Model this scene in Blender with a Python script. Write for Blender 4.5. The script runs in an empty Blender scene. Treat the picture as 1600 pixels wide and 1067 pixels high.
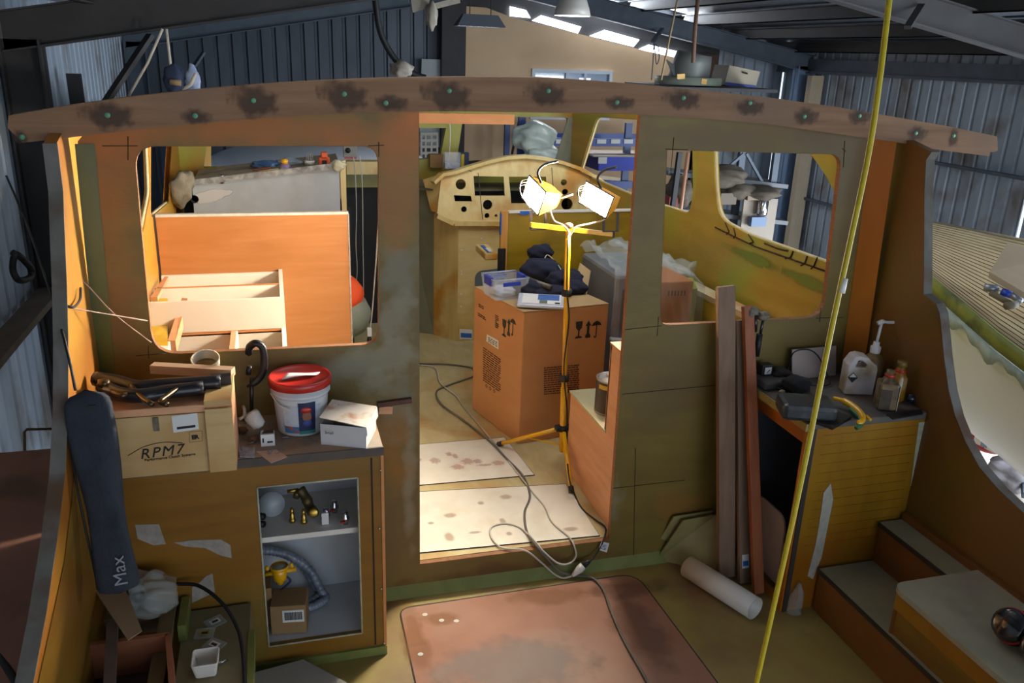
import bpy, bmesh, math, random
from mathutils import Vector, Matrix
from mathutils.geometry import tessellate_polygon
random.seed(7)
PI=math.pi
S=bpy.context.scene; COL=S.collection
S.view_settings.view_transform='Standard'; S.view_settings.look='None'
S.view_settings.gamma=1; S.view_settings.use_curve_mapping=False
S.view_settings.exposure=0.0
# ---------- camera (metres; X right, Y forward along the boat, Z up from the cockpit sole)
F=1300.0; CAM=Vector((0,-2.87,2.1))
ya,pi_,ro=[math.radians(a) for a in (16.2,19.08,-2.09)]
fwd=Vector((math.sin(ya)*math.cos(pi_),math.cos(ya)*math.cos(pi_),-math.sin(pi_)))
rt=Vector((math.cos(ya),-math.sin(ya),0)); dn=fwd.cross(rt)
RT=rt*math.cos(ro)+dn*math.sin(ro); DN=-rt*math.sin(ro)+dn*math.cos(ro)
def cam():
    c=bpy.data.cameras.new('camera'); c.lens=F*36/1600; c.sensor_width=36; c.clip_start=.02; c.clip_end=200
    o=bpy.data.objects.new('camera',c); COL.objects.link(o)
    m=Matrix((RT,-DN,-fwd)).transposed().to_4x4(); m.translation=CAM; o.matrix_world=m
    S.camera=o
cam()
# survey helpers: where a sight line through (x,y) meets a plane of the building
def ray(x,y): return RT*((x-800)/F)+DN*((y-533.5)/F)+fwd
def Zp(x,y,z): r=ray(x,y); return CAM+r*((z-CAM.z)/r.z)
def Yp(x,y,Y): r=ray(x,y); return CAM+r*((Y-CAM.y)/r.y)
def Xp(x,y,X): r=ray(x,y); return CAM+r*((X-CAM.x)/r.x)
def Pl(x,y,p,n): r=ray(x,y); p=Vector(p); n=Vector(n); return CAM+r*((p-CAM).dot(n)/r.dot(n))
# ---------- materials
MAT={}
def lin(c): return tuple((v/12.92 if v<=.04045 else ((v+.055)/1.055)**2.4) for v in c)
def hx(h):
    h=h.lstrip('#')
    return lin(tuple(int(h[i:i+2],16)/255 for i in (0,2,4)))
def mat(name,c,c2=None,rough=.6,metal=0,scale=6,stretch=(1,1,1),bump=0,bscale=40,emit=0,alpha=1,trans=0,detail=6,contrast=.5,coat=0,third=None,tscale=2):
    if name in MAT: return MAT[name]
    m=bpy.data.materials.new(name); m.use_nodes=True; nt=m.node_tree; N=nt.nodes; L=nt.links
    b=N['Principled BSDF']; b.inputs['Roughness'].default_value=rough; b.inputs['Metallic'].default_value=metal
    c=hx(c) if isinstance(c,str) else c
    b.inputs['Base Color'].default_value=(*c,1)
    tc=N.new('ShaderNodeTexCoord'); mp=N.new('ShaderNodeMapping'); mp.inputs['Scale'].default_value=stretch
    L.new(tc.outputs['Object'],mp.inputs['Vector'])
    if c2:
        c2=hx(c2) if isinstance(c2,str) else c2
        n=N.new('ShaderNodeTexNoise'); n.inputs['Scale'].default_value=scale; n.inputs['Detail'].default_value=detail; n.inputs['Distortion'].default_value=.6
        L.new(mp.outputs['Vector'],n.inputs['Vector'])
        r=N.new('ShaderNodeValToRGB'); e=r.color_ramp.elements
        e[0].position=.5-contrast*.4; e[1].position=.5+contrast*.4; e[0].color=(*c,1); e[1].color=(*c2,1)
        L.new(n.outputs['Fac'],r.inputs['Fac']); out=r.outputs['Color']
        if third:
            c3=hx(third)
            n3=N.new('ShaderNodeTexNoise'); n3.inputs['Scale'].default_value=tscale; n3.inputs['Detail'].default_value=4
            L.new(tc.outputs['Object'],n3.inputs['Vector'])
            r3=N.new('ShaderNodeValToRGB'); r3.color_ramp.elements[0].position=.5; r3.color_ramp.elements[1].position=.68
            L.new(n3.outputs['Fac'],r3.inputs['Fac'])
            mx=N.new('ShaderNodeMix'); mx.data_type='RGBA'; mx.inputs[7].default_value=(*c3,1)
            L.new(r3.outputs['Color'],mx.inputs[0]); L.new(out,mx.inputs[6]); out=mx.outputs[2]
        L.new(out,b.inputs['Base Color'])
    if bump:
        n2=N.new('ShaderNodeTexNoise'); n2.inputs['Scale'].default_value=bscale; n2.inputs['Detail'].default_value=4
        L.new(mp.outputs['Vector'],n2.inputs['Vector'])
        bp=N.new('ShaderNodeBump'); bp.inputs['Strength'].default_value=bump; bp.inputs['Distance'].default_value=.01
        L.new(n2.outputs['Fac'],bp.inputs['Height']); L.new(bp.outputs['Normal'],b.inputs['Normal'])
    if emit: b.inputs['Emission Color'].default_value=(*c,1); b.inputs['Emission Strength'].default_value=emit
    if alpha<1: b.inputs['Alpha'].default_value=alpha
    if trans: b.inputs['Transmission Weight'].default_value=trans
    if coat: b.inputs['Coat Weight'].default_value=coat; b.inputs['Coat Roughness'].default_value=.15
    MAT[name]=m; return m
def smudge(name,c,strength=.7,rough=.7,soft=.45,ns=9):
    """worn or stained patch: opaque at its own centre, ragged towards its rim"""
    if name in MAT: return MAT[name]
    m=mat(name,c,rough=rough); nt=m.node_tree; N=nt.nodes; L=nt.links; b=N['Principled BSDF']
    tc=N.new('ShaderNodeTexCoord'); ln=N.new('ShaderNodeVectorMath'); ln.operation='LENGTH'
    mp=N.new('ShaderNodeMapping'); mp.inputs['Location'].default_value=(-1,-1,-1); mp.inputs['Scale'].default_value=(2,2,2)
    L.new(tc.outputs['UV'],mp.inputs['Vector']); mp.inputs['Location'].default_value=(-1,-1,0); mp.inputs['Scale'].default_value=(2,2,0)
    L.new(mp.outputs['Vector'],ln.inputs[0])
    n=N.new('ShaderNodeTexNoise'); n.inputs['Scale'].default_value=ns; n.inputs['Detail'].default_value=8; L.new(tc.outputs['Object'],n.inputs['Vector'])
    a=N.new('ShaderNodeMath'); a.operation='MULTIPLY_ADD'; a.inputs[1].default_value=-1.; a.inputs[2].default_value=.95
    L.new(ln.outputs['Value'],a.inputs[0])
    s=N.new('ShaderNodeMath'); s.operation='MULTIPLY_ADD'; s.inputs[1].default_value=1.6; s.inputs[2].default_value=-.8
    L.new(n.outputs['Fac'],s.inputs[0])
    ad=N.new('ShaderNodeMath'); ad.operation='ADD'; L.new(a.outputs[0],ad.inputs[0]); L.new(s.outputs[0],ad.inputs[1])
    mr=N.new('ShaderNodeMapRange'); mr.inputs[1].default_value=0; mr.inputs[2].default_value=soft; mr.inputs[4].default_value=strength
    L.new(ad.outputs[0],mr.inputs[0]); L.new(mr.outputs[0],b.inputs['Alpha'])
    return m
# ---------- mesh helpers
def link(o,parent=None):
    COL.objects.link(o)
    if parent is not None:
        o.parent=parent; o.matrix_parent_inverse=Matrix.Translation(-parent.location)@Matrix.Identity(4) if parent.type=='EMPTY' and parent.parent is None else Matrix.Identity(4)
    return o
def tag(o,label=None,cat=None,group=None,kind=None):
    if label: o['label']=label
    if cat: o['category']=cat
    if group: o['group']=group
    if kind: o['kind']=kind
    return o
def thing(name,label,cat,loc=(0,0,0),group=None):
    o=bpy.data.objects.new(name,None); o.location=loc; o.empty_display_size=.05; COL.objects.link(o)
    return tag(o,label,cat,group)
class MB:
    def __init__(s): s.v=[]; s.f=[]; s.uv=None; s.sm=[]
    def add(s,vs,fs,smooth=False):
        n=len(s.v); s.v+= [Vector(v) for v in vs]; s.f+=[tuple(i+n for i in f) for f in fs]; s.sm+=[smooth]*len(fs); return s
    def box(s,lo,hi,M=None):
        x0,y0,z0=lo; x1,y1,z1=hi
        vs=[Vector(p) for p in ((x0,y0,z0),(x1,y0,z0),(x1,y1,z0),(x0,y1,z0),(x0,y0,z1),(x1,y0,z1),(x1,y1,z1),(x0,y1,z1))]
        if M: vs=[M@v for v in vs]
        return s.add(vs,[(0,3,2,1),(4,5,6,7),(0,1,5,4),(1,2,6,5),(2,3,7,6),(3,0,4,7)])
    def bar(s,a,b,w,h,up=(0,0,1)):
        a=Vector(a);b=Vector(b); d=(b-a).normalized(); u=Vector(up); x=d.cross(u)
        if x.length<1e-4: x=d.cross(Vector((0,1,0)))
        x.normalize(); y=x.cross(d)
        M=Matrix((x,d,y)).transposed().to_4x4(); M.translation=a
        return s.box((-w/2,0,-h/2),(w/2,(b-a).length,h/2),M)
    def prism(s,pts,vec,holes=()):
        """polygon (list of 3D points) pushed along vec, holes allowed"""
        vec=Vector(vec); loops=[[Vector(p) for p in pts]]+[[Vector(p) for p in h] for h in holes]
        tr=tessellate_polygon(loops); allp=[p for l in loops for p in l]; n=len(allp)
        vs=allp+[p+vec for p in allp]; fs=[]
        for t in tr: fs.append(tuple(t)); fs.append(tuple(i+n for i in reversed(t)))
        k=0
        for l in loops:
            m=len(l)
            for i in range(m): a=k+i;b=k+(i+1)%m; fs.append((a,b,b+n,a+n))
            k+=m
        return s.add(vs,fs)
    def tube(s,pts,r,seg=8,closed=False,caps=True):
        pts=[Vector(p) for p in pts]; n=len(pts); rings=[]; prev=None
        for i,p in enumerate(pts):
            if closed: d=pts[(i+1)%n]-pts[i-1]
            else: d=pts[min(i+1,n-1)]-pts[max(i-1,0)]
            if d.length<1e-9: d=Vector((0,0,1))
            d.normalize()
            if prev is None: x=d.cross(Vector((0,0,1))); x=x if x.length>.01 else d.cross(Vector((1,0,0)))
            else: x=prev-d*prev.dot(d)
            x.normalize(); prev=x; y=d.cross(x); rr=r[i] if isinstance(r,(list,tuple)) else r
            rings.append([p+(x*math.cos(2*PI*k/seg)+y*math.sin(2*PI*k/seg))*rr for k in range(seg)])
        vs=[v for q in rings for v in q]; fs=[]
        for i in range(n if closed else n-1):
            j=(i+1)%n
            for k in range(seg): fs.append((i*seg+k,i*seg+(k+1)%seg,j*seg+(k+1)%seg,j*seg+k))
        if caps and not closed: fs.append(tuple(range(seg))[::-1]); fs.append(tuple((n-1)*seg+k for k in range(seg)))
        return s.add(vs,fs,True)
    def lathe(s,prof,c=(0,0,0),axis=(0,0,1),seg=24):
        """prof: (radius, height) pairs turned about axis"""
        a=Vector(axis).normalized(); x=a.orthogonal().normalized(); y=a.cross(x); c=Vector(c); vs=[];fs=[]
        for r,h in prof:
            for k in range(seg): t=2*PI*k/seg; vs.append(c+a*h+(x*math.cos(t)+y*math.sin(t))*max(r,1e-5))
        for i in range(len(prof)-1):
            for k in range(seg): fs.append((i*seg+k,i*seg+(k+1)%seg,(i+1)*seg+(k+1)%seg,(i+1)*seg+k))
        return s.add(vs,fs,True)
    def grid(s,fn,nu,nv,smooth=True):
        vs=[fn(i/nu,j/nv) for j in range(nv+1) for i in range(nu+1)]
        fs=[(j*(nu+1)+i,j*(nu+1)+i+1,(j+1)*(nu+1)+i+1,(j+1)*(nu+1)+i) for j in range(nv) for i in range(nu)]
        return s.add(vs,fs,smooth)
    def blob(s,c,r,seg=14,noise=0,seed=0,M=None):
        rnd=random.Random(seed); ph=[rnd.uniform(0,6) for _ in range(6)]
        c=Vector(c)
        def fn(u,v):
            t=2*PI*u; p=PI*v; d=Vector((math.sin(p)*math.cos(t),math.sin(p)*math.sin(t),math.cos(p)))
            k=1+noise*(math.sin(3*d.x+ph[0])*math.sin(4*d.y+ph[1])+.6*math.sin(7*d.z+ph[2]+5*d.x)+.5*math.sin(9*d.y+ph[3]+6*d.z))
            q=Vector((d.x*r[0],d.y*r[1],d.z*r[2]))*k
            return c+(M@q if M else q)
        return s.grid(fn,seg*2,seg)
    def build(s,name,m,parent=None,bevel=0,solid=0,sub=0,weld=True):
        me=bpy.data.meshes.new(name); org=Vector((0,0,0))
        top=parent is None
        if top and s.v:
            lo=[min(v[i] for v in s.v) for i in range(3)]; hi=[max(v[i] for v in s.v) for i in range(3)]
            org=Vector(((lo[0]+hi[0])/2,(lo[1]+hi[1])/2,lo[2]))
        me.from_pydata([tuple(v-org) for v in s.v],[],s.f); me.update()
        for p,sm in zip(me.polygons,s.sm): p.use_smooth=sm
        bm=bmesh.new(); bm.from_mesh(me)
        if weld: bmesh.ops.remove_doubles(bm,verts=bm.verts,dist=1e-5)
        bmesh.ops.recalc_face_normals(bm,faces=bm.faces); bm.to_mesh(me); bm.free()
        o=bpy.data.objects.new(name,me); me.materials.append(m)
        COL.objects.link(o)
        if top: o.location=org
        else:
            w=Vector((0,0,0)); q=parent
            while q: w+=q.location; q=q.parent
            o.parent=parent; o.location=-w
            if s.v:   # keep each part's origin in its own middle
                c=sum(s.v,Vector())/len(s.v); me.transform(Matrix.Translation(-c)); o.location=c-w
        if bevel:
            b=o.modifiers.new('bevel','BEVEL'); b.width=bevel; b.segments=2; b.limit_method='ANGLE'; b.angle_limit=.7
        if solid:
            b=o.modifiers.new('solid','SOLIDIFY'); b.thickness=solid; b.offset=0
        if sub:
            b=o.modifiers.new('sub','SUBSURF'); b.levels=sub; b.render_levels=sub
        return o
def struct(o): o['kind']='structure'; return o
def rrect(x0,x1,z0,z1,r,n=6,rs=None):
    rs=rs or (r,r,r,r); o=[]
    for (cx,cz,a0),q in zip(((x1,z1,0),(x0,z1,90),(x0,z0,180),(x1,z0,270)),rs):
        sx=1 if cx==x1 else -1; sz=1 if cz==z1 else -1
        for k in range(n+1):
            a=math.radians(a0+90*k/n); o.append((cx-sx*q+q*math.cos(a),cz-sz*q+q*math.sin(a)))
    return o
def roundpoly(pts,r,n=6):
    """rounds the corners of a list of Vectors"""
    out=[];m=len(pts); pts=[Vector(p) for p in pts]
    for i,p in enumerate(pts):
        a=pts[i-1];b=pts[(i+1)%m]; rr=r[i] if isinstance(r,(list,tuple)) else r
        if rr<=0: out.append(p); continue
        da=(a-p);db=(b-p); ra=min(rr,da.length*.48); rb=min(rr,db.length*.48)
        s=p+da.normalized()*ra; e=p+db.normalized()*rb
        for k in range(n+1):
            t=k/n; out.append(s*(1-t)**2+p*2*t*(1-t)+e*t*t)
    return out
def bez(pts,n=8):
    """smooth curve through points (Catmull-Rom)"""
    P=[Vector(p) for p in pts]; P=[P[0]*2-P[1]]+P+[P[-1]*2-P[-2]]; out=[]
    for i in range(1,len(P)-2):
        for k in range(n):
            t=k/n; a,b,c,d=P[i-1:i+3]
            out.append(.5*((2*b)+(c-a)*t+(2*a-5*b+4*c-d)*t*t+(3*b-a-3*c+d)*t**3))
    out.append(P[-2]); return out
def decal(name,c,u,v,m,parent=None,n=None,lift=.001):
    """thin coat of filler or stain lying on a surface, half extents u and v"""
    c=Vector(c);u=Vector(u);v=Vector(v); nn=u.cross(v).normalized()
    if nn.dot(CAM-c)<0: nn=-nn
    c=c+nn*lift
    me=bpy.data.meshes.new(name); me.from_pydata([tuple(-u-v),tuple(u-v),tuple(u+v),tuple(-u+v)],[],[(0,1,2,3)])
    uv=me.uv_layers.new(); 
    for i,q in enumerate(((0,0),(1,0),(1,1),(0,1))): uv.data[i].uv=q
    me.materials.append(m); o=bpy.data.objects.new(name,me); COL.objects.link(o); w=Vector((0,0,0)); q=parent
    while q: w+=q.location; q=q.parent
    o.parent=parent; o.location=c-w; return o
def tone_patches(o,patches):
    """wear and colour patches, each with a shape of its own, mixed into one object's material: (centre, rx, rz, colour, strength, noise)"""
    m=o.data.materials[0].copy(); o.data.materials[0]=m; nt=m.node_tree; N=nt.nodes; L=nt.links; b=N['Principled BSDF']
    src=b.inputs['Base Color'].links[0].from_socket; tc=N.new('ShaderNodeTexCoord'); w=Vector((0,0,0)); q=o
    while q: w+=q.location; q=q.parent
    for c,rx,rz,col,st,ns in patches:
        c=Vector(c)-w; mp=N.new('ShaderNodeMapping'); mp.inputs['Scale'].default_value=(1/rx if abs(rx)<50 else 0,1/rx if False else 0,1/rz)
        mp.inputs['Location'].default_value=(-c.x/rx,0,-c.z/rz); 
        L.new(tc.outputs['Object'],mp.inputs['Vector']); ln=N.new('ShaderNodeVectorMath'); ln.operation='LENGTH'; L.new(mp.outputs['Vector'],ln.inputs[0])
        n=N.new('ShaderNodeTexNoise'); n.inputs['Scale'].default_value=ns; n.inputs['Detail'].default_value=7; L.new(tc.outputs['Object'],n.inputs['Vector'])
        a=N.new('ShaderNodeMath'); a.operation='MULTIPLY_ADD'; a.inputs[1].default_value=2.2; a.inputs[2].default_value=-.2; L.new(n.outputs['Fac'],a.inputs[0])
        d=N.new('ShaderNodeMath'); d.operation='SUBTRACT'; L.new(a.outputs[0],d.inputs[0]); L.new(ln.outputs['Value'],d.inputs[1])
        r=N.new('ShaderNodeMapRange'); r.inputs[1].default_value=0; r.inputs[2].default_value=.6; r.inputs[4].default_value=st; L.new(d.outputs[0],r.inputs[0])
        x=N.new('ShaderNodeMix'); x.data_type='RGBA'; x.inputs[7].default_value=(*hx(col),1); L.new(r.outputs[0],x.inputs[0]); L.new(src,x.inputs[6]); src=x.outputs[2]
    L.new(src,b.inputs['Base Color'])
FONTS={}
def text(name,body,c,right,up,h,m,parent,bold=0,shear=0,align='CENTER',depth=.0006,space=1):
    cu=bpy.data.curves.new(name,'FONT'); cu.body=body; cu.size=h; cu.align_x=align; cu.align_y='CENTER'; cu.offset=bold; cu.shear=shear; cu.extrude=depth; cu.resolution_u=3; cu.space_character=space
    t=bpy.data.objects.new(name+'_t',cu); COL.objects.link(t)
    dg=bpy.context.evaluated_depsgraph_get(); me=bpy.data.meshes.new_from_object(t.evaluated_get(dg)); bpy.data.objects.remove(t)
    r=Vector(right).normalized(); u=Vector(up); u=(u-r*u.dot(r)).normalized(); n=r.cross(u)
    M=Matrix((r,u,n)).transposed().to_4x4(); me.transform(M); me.materials.clear(); me.materials.append(m)
    o=bpy.data.objects.new(name,me); COL.objects.link(o); w=Vector((0,0,0)); q=parent
    while q: w+=q.location; q=q.parent
    o.parent=parent; o.location=Vector(c)+n*.0012-w; return o
def V(*a): return Vector(a)
def dup(root,d):
    r=root.copy(); COL.objects.link(r); r.location=root.location+Vector(d)
    for ch in root.children:
        c=ch.copy(); COL.objects.link(c); c.parent=r
        for g in ch.children: e=g.copy(); COL.objects.link(e); e.parent=c
    return r
# ================= materials
olive=mat('epoxied_ply_olive','#6a561f','#7e6a28',rough=.55,scale=2.2,stretch=(1,1,3),bump=.08,third='#6c5a34',tscale=1.3,coat=.04)
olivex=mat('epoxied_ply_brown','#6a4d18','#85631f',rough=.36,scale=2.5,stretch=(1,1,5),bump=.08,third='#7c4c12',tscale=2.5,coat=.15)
ochre=mat('epoxied_ply_ochre','#8d6312','#a8791c',rough=.36,scale=2.5,stretch=(4,1,1),bump=.05,third='#9c5d12',tscale=2.,coat=.2)
amber=mat('epoxied_ply_amber','#8f5518','#a56a22',rough=.4,scale=3,stretch=(1,1,.4),bump=.04,third='#b8842a',tscale=1.5,coat=.15)
hullin=mat('glassed_hull_inside','#a5852e','#b8983c',rough=.42,scale=3,stretch=(1,.5,3),bump=.1,third='#9aa03a',tscale=1.4,coat=.2)
glassg=mat('green_tinted_glass_tape','#6c7236','#808648',rough=.4,scale=8,bump=.1)
tape=mat('pale_glass_tape','#a8b096','#c0c6aa',rough=.6,scale=30,bump=.2,bscale=150)
rawedge=mat('sawn_ply_edge','#7a4c28','#94663e',rough=.7,scale=20,stretch=(1,1,8))
greyedge=mat('weathered_ply_edge','#5f5a50','#74706a',rough=.8,scale=14,stretch=(1,1,.5),third='#5a4230',tscale=6)
beamw=mat('bare_hardwood_beam','#7c583c','#9a7453',rough=.7,scale=3,stretch=(.7,3,9),bump=.15,bscale=30,third='#83644c',tscale=2)
okoume=mat('okoume_ply','#c98048','#d6935b',rough=.5,scale=3,stretch=(1,1,7),bump=.05,bscale=25,third='#cd874e',tscale=3)
okoume2=mat('okoume_ply_pale','#cf9468','#dca67c',rough=.5,scale=3,stretch=(1,1,7),bump=.05)
ypine=mat('epoxied_pine_yellow','#d8bb74','#e4ca88',rough=.4,scale=4,stretch=(6,6,.6),bump=.05,third='#c98f35',tscale=4,coat=.2)
yply=mat('epoxied_ply_yellow','#cfb678','#dac48a',rough=.4,scale=5,stretch=(1,1,5),bump=.05,third='#b8923c',tscale=2,coat=.15)
grainy=mat('epoxied_ply_dark_grain','#8f7418','#a98a22',rough=.35,scale=2,stretch=(.6,1,7),bump=.05,third='#6a4a14',tscale=2.2,coat=.2)
white=mat('white_paint','#dcd6cc','#e6e0d6',rough=.5,scale=6)
cream=mat('cream_locker_paint','#e8dcc8','#efe4d2',rough=.5,scale=5)
greyp=mat('grey_primer','#a9acac','#b8bbba',rough=.6,scale=5,third='#9c9c94',tscale=2)
soleply=mat('cabin_sole_ply','#b5a674','#c4b586',rough=.55,scale=7,stretch=(3,1,1),bump=.05,third='#b08a52',tscale=3)
solepink=mat('hatch_ply_pink','#946248','#a27058',rough=.65,scale=4,bump=.06,third='#a07c68',tscale=1.6)
solecock=mat('cockpit_sole_ply','#8d7a3e','#9c8a4e',rough=.5,scale=5,bump=.06,third='#7c5f42',tscale=2.2)
whitepanel=mat('white_floor_sheet','#d9d2c0','#e2dccb',rough=.5,scale=9,third='#d4cbb6',tscale=6)
bench=mat('sanded_grey_ply','#8f8a6c','#9f9a80',rough=.6,scale=5,bump=.05,third='#8a7c70',tscale=2)
dark=mat('black_rubber','#141416',rough=.55)
blackpl=mat('black_plastic','#1b1c20','#25262b',rough=.4,scale=10)
steel=mat('dark_shed_steel','#4b5460','#58626e',rough=.55,metal=.2,scale=4)
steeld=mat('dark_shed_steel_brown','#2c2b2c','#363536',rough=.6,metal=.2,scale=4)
bluesteel=mat('pale_blue_steel','#6f87a8','#7d94b2',rough=.5,scale=5)
ironwall=mat('grey_corrugated_iron','#8f9cab','#a2aebb',rough=.5,metal=.15,scale=3,stretch=(1,1,.3),third='#74706c',tscale=1.5)
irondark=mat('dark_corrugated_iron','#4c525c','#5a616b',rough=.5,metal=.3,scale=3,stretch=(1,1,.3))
insul=mat('roof_insulation_foil','#5f6672','#7b828e',rough=.4,metal=.5,scale=14,bump=.8,bscale=25)
creamwall=mat('cream_board_wall','#c9a883','#d1b18d',rough=.7,scale=2)
concrete=mat('concrete','#8d8378','#9b9187',rough=.8,scale=5,bump=.1)
whitegel=mat('white_gelcoat','#d8dbdf','#e2e4e8',rough=.3,scale=1.5,coat=.3)
chrome=mat('chrome','#c8c8cc',rough=.15,metal=1)
brass=mat('brass','#a8853c','#c09c4c',rough=.3,metal=.9,scale=20)
bronze=mat('bronze','#5f5238','#75653f',rough=.4,metal=.7,scale=20)
yel=mat('yellow_enamel','#e8a90c','#efb414',rough=.3,scale=9,coat=.3)
card=mat('brown_cardboard','#b27c4c','#bb8756',rough=.75,scale=2.5,stretch=(1,1,3))
cardd=mat('brown_cardboard_dull','#8c6d45','#9a7a50',rough=.8,scale=3)
ink=mat('black_ink','#1c1712',rough=.7)
inkb=mat('brown_black_ink','#3a1e10',rough=.7)
paper=mat('white_paper','#d8d6d2','#e0deda',rough=.7,scale=10)
blue=mat('blue_plastic','#2240b0',rough=.4)
tapeb=mat('blue_tape','#2a62b8',rough=.6)
red=mat('red_plastic','#b02018','#bb2a20',rough=.35,scale=6,coat=.2)
pvc=mat('white_pvc','#cfc8bc','#d9d3c8',rough=.4,scale=3)
pine=mat('pale_pine','#c2a068','#d0b07a',rough=.6,scale=3,stretch=(1,2,9),bump=.05,third='#b98f58',tscale=3)
redwood=mat('reddish_hardwood','#8a4522','#a05a30',rough=.55,scale=4,stretch=(8,8,.6),bump=.1)
brownwood=mat('grey_brown_hardwood','#7a604a','#8c705a',rough=.7,scale=4,stretch=(8,8,.6),bump=.1)
plastic=mat('clear_film','#cfd8d4',rough=.15,alpha=.28,bump=.8,bscale=9)
clear=mat('clear_plastic','#e4eaf0',rough=.15,alpha=.3)
pencil=mat('pencil_line','#33291a',rough=.9)
bluetin=mat('blue_shelf_enamel','#1f3f8c','#27499a',rough=.4,scale=6)
teak=mat('pale_teak_planks','#b09a70','#c0ab82',rough=.6,scale=3,third='#a08a60',tscale=3)
caulk=mat('black_caulk','#2c2620',rough=.6)
sm_dark=smudge('epoxy_stain_dark','#37261d',.62); sm_white=smudge('sanded_white_patch','#a39d84',.6,ns=6)
sm_grey=smudge('grey_dust_patch','#96928a',.4); sm_red=smudge('red_stain','#c07058',.32,ns=55); sm_fil=smudge('filler_smear','#c9c4bc',1,soft=.1,ns=7)
sm_beam=smudge('sanded_glue_stain','#43322c',.55,ns=30,soft=.5)
sm_band=smudge('brown_band','#8a4f16',.85,ns=5,soft=.7)
sm_or=smudge('orange_resin_stain','#9c6420',.35,ns=7); sm_br=smudge('brown_scuff','#5b3c28',.3,ns=9)
# ================= shed
LX,RX,BY,FZ=-1.8,8.5,10.3,-1.7
def roofz(x): return 2.04+.18*((x if x<3.3 else 6.6-x)+1.45)+.42
def corrug(a,b,z0,z1,m,name,pitch=.2,dep=.035,ztop=None):
    a=V(*a);b=V(*b); L=(b-a).length; d=(b-a)/L; n=V(-d.y,d.x,0); mb=MB(); k=int(L/pitch); pr=[]
    for i in range(k+1):
        for f,o in ((0,0),(.34,0),(.42,dep),(.58,dep),(.66,0)):
            s=(i+f)*pitch
            if s<=L: pr.append((s,o))
    vs=[];fs=[]
    for s,o in pr:
        p=a+d*s+n*o; vs.append((p.x,p.y,z0)); vs.append((p.x,p.y,ztop(p.x) if ztop else z1))
    for i in range(len(pr)-1): fs.append((2*i,2*i+2,2*i+3,2*i+1))
    mb.add(vs,fs); return struct(mb.build(name,m,weld=False))
corrug((LX,-7,0),(LX,BY,0),FZ,roofz(LX)+.02,ironwall,'wall_left')
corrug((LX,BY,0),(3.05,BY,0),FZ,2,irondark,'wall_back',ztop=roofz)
o=corrug((7.0,BY,0),(RX,BY,0),FZ,2,ironwall,'wall_back_right',ztop=roofz)
# right wall with a big roller-door opening
DY0,DY1=-1.0,Xp(1590,380,RX).y; DZ=Xp(1590,375,RX).z
corrug((RX,BY,0),(RX,DY1,0),FZ,roofz(RX)+.02,ironwall,'wall_right')
o=corrug((RX,DY1,0),(RX,DY0,0),DZ,roofz(RX)+.02,ironwall,'wall_right_over_door')
corrug((RX,DY0,0),(RX,-7,0),FZ,roofz(RX)+.02,ironwall,'wall_right_rear')
fl=MB().box((LX-.3,-8,FZ-.1),(RX+8,BY+.3,FZ)); struct(fl.build('floor',concrete))
xl_=Yp(727,100,10).x
# roof: two slopes, with glowing clerestory strips over the office wall
def slope(x0,x1,y0,y1,m,name):
    mb=MB(); vs=[(x0,y0,roofz(x0)),(x1,y0,roofz(x1)),(x1,y1,roofz(x1)),(x0,y1,roofz(x0))]
    mb.prism([V(*v) for v in vs],(0,0,.02)); return struct(mb.build(name,m))
sky=mat('translucent_roof_sheet','#e8eef8',emit=9.0)
YS=9.62
slope(LX-.1,3.3,-7.2,BY+.1,insul,'ceiling_left'); 
slope(3.3,RX+.1,-7.2,YS,insul,'ceiling_right')
slope(3.3,RX+.1,YS,BY+.1,insul,'ceiling_end')
for pl_ in (((797,10),(822,16),(829,28),(797,25)),((846,24),(908,42),(903,52),(832,32)),((945,47),(999,62),(990,73),(922,56)),((1014,70),(1070,83),(1080,95),(998,77))):
    struct(MB().prism([Yp(*p,10.02) for p in pl_],(0,.02,0)).build('window_clerestory',sky))
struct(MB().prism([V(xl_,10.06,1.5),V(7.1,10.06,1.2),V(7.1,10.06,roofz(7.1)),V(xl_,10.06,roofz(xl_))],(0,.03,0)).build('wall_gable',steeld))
def purlin(x,y0,y1):
    z=roofz(x)-.18; mb=MB(); mb.box((x-.01,y0,z),(x+.01,y1,z+.16)); mb.box((x-.01,y0,z),(x+.06,y1,z+.012)); mb.box((x-.06,y0,z+.148),(x+.01,y1,z+.16))
    tag(mb.build('purlin',steeld),'dark steel roof purlin running the length of the shed','purlin','roof purlins')
for x in (-1.2,-.1,1.0,2.1,3.0,3.65,4.5,5.4,6.3,7.2,8.1): purlin(x,-7,BY)
def rafter(y,name,lab,m):
    t=thing(name,lab,'rafter',(3.3,y,2.6))
    for s,(xa,xb) in (('left',(LX+.05,3.3)),('right',(3.3,RX-.05))):
        mb=MB(); h=.27
        for dz,w,th in ((-.42,.07,.014),(-.42+h-.012,.07,.012)):
            mb.prism([V(xa,y-w,roofz(xa)+dz),V(xb,y-w,roofz(xb)+dz),V(xb,y-w,roofz(xb)+dz+th),V(xa,y-w,roofz(xa)+dz+th)],(0,2*w,0))
        mb.prism([V(xa,y-.006,roofz(xa)-.42),V(xb,y-.006,roofz(xb)-.42),V(xb,y-.006,roofz(xb)-.42+h),V(xa,y-.006,roofz(xa)-.42+h)],(0,.012,0))
        mb.build('rafter_beam',m,t)
    for x,w in ((LX+.16,.13),(RX-.2,.14)):
        mb=MB(); mb.box((x-w,y-.08,FZ),(x-w+.015,y+.08,roofz(x)-.35)); mb.box((x+w-.015,y-.08,FZ),(x+w,y+.08,roofz(x)-.35)); mb.box((x-w,y-.006,FZ),(x+w,y+.006,roofz(x)-.35))
        mb.build('column',m if x<0 else bluesteel,t)
    return t
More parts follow.
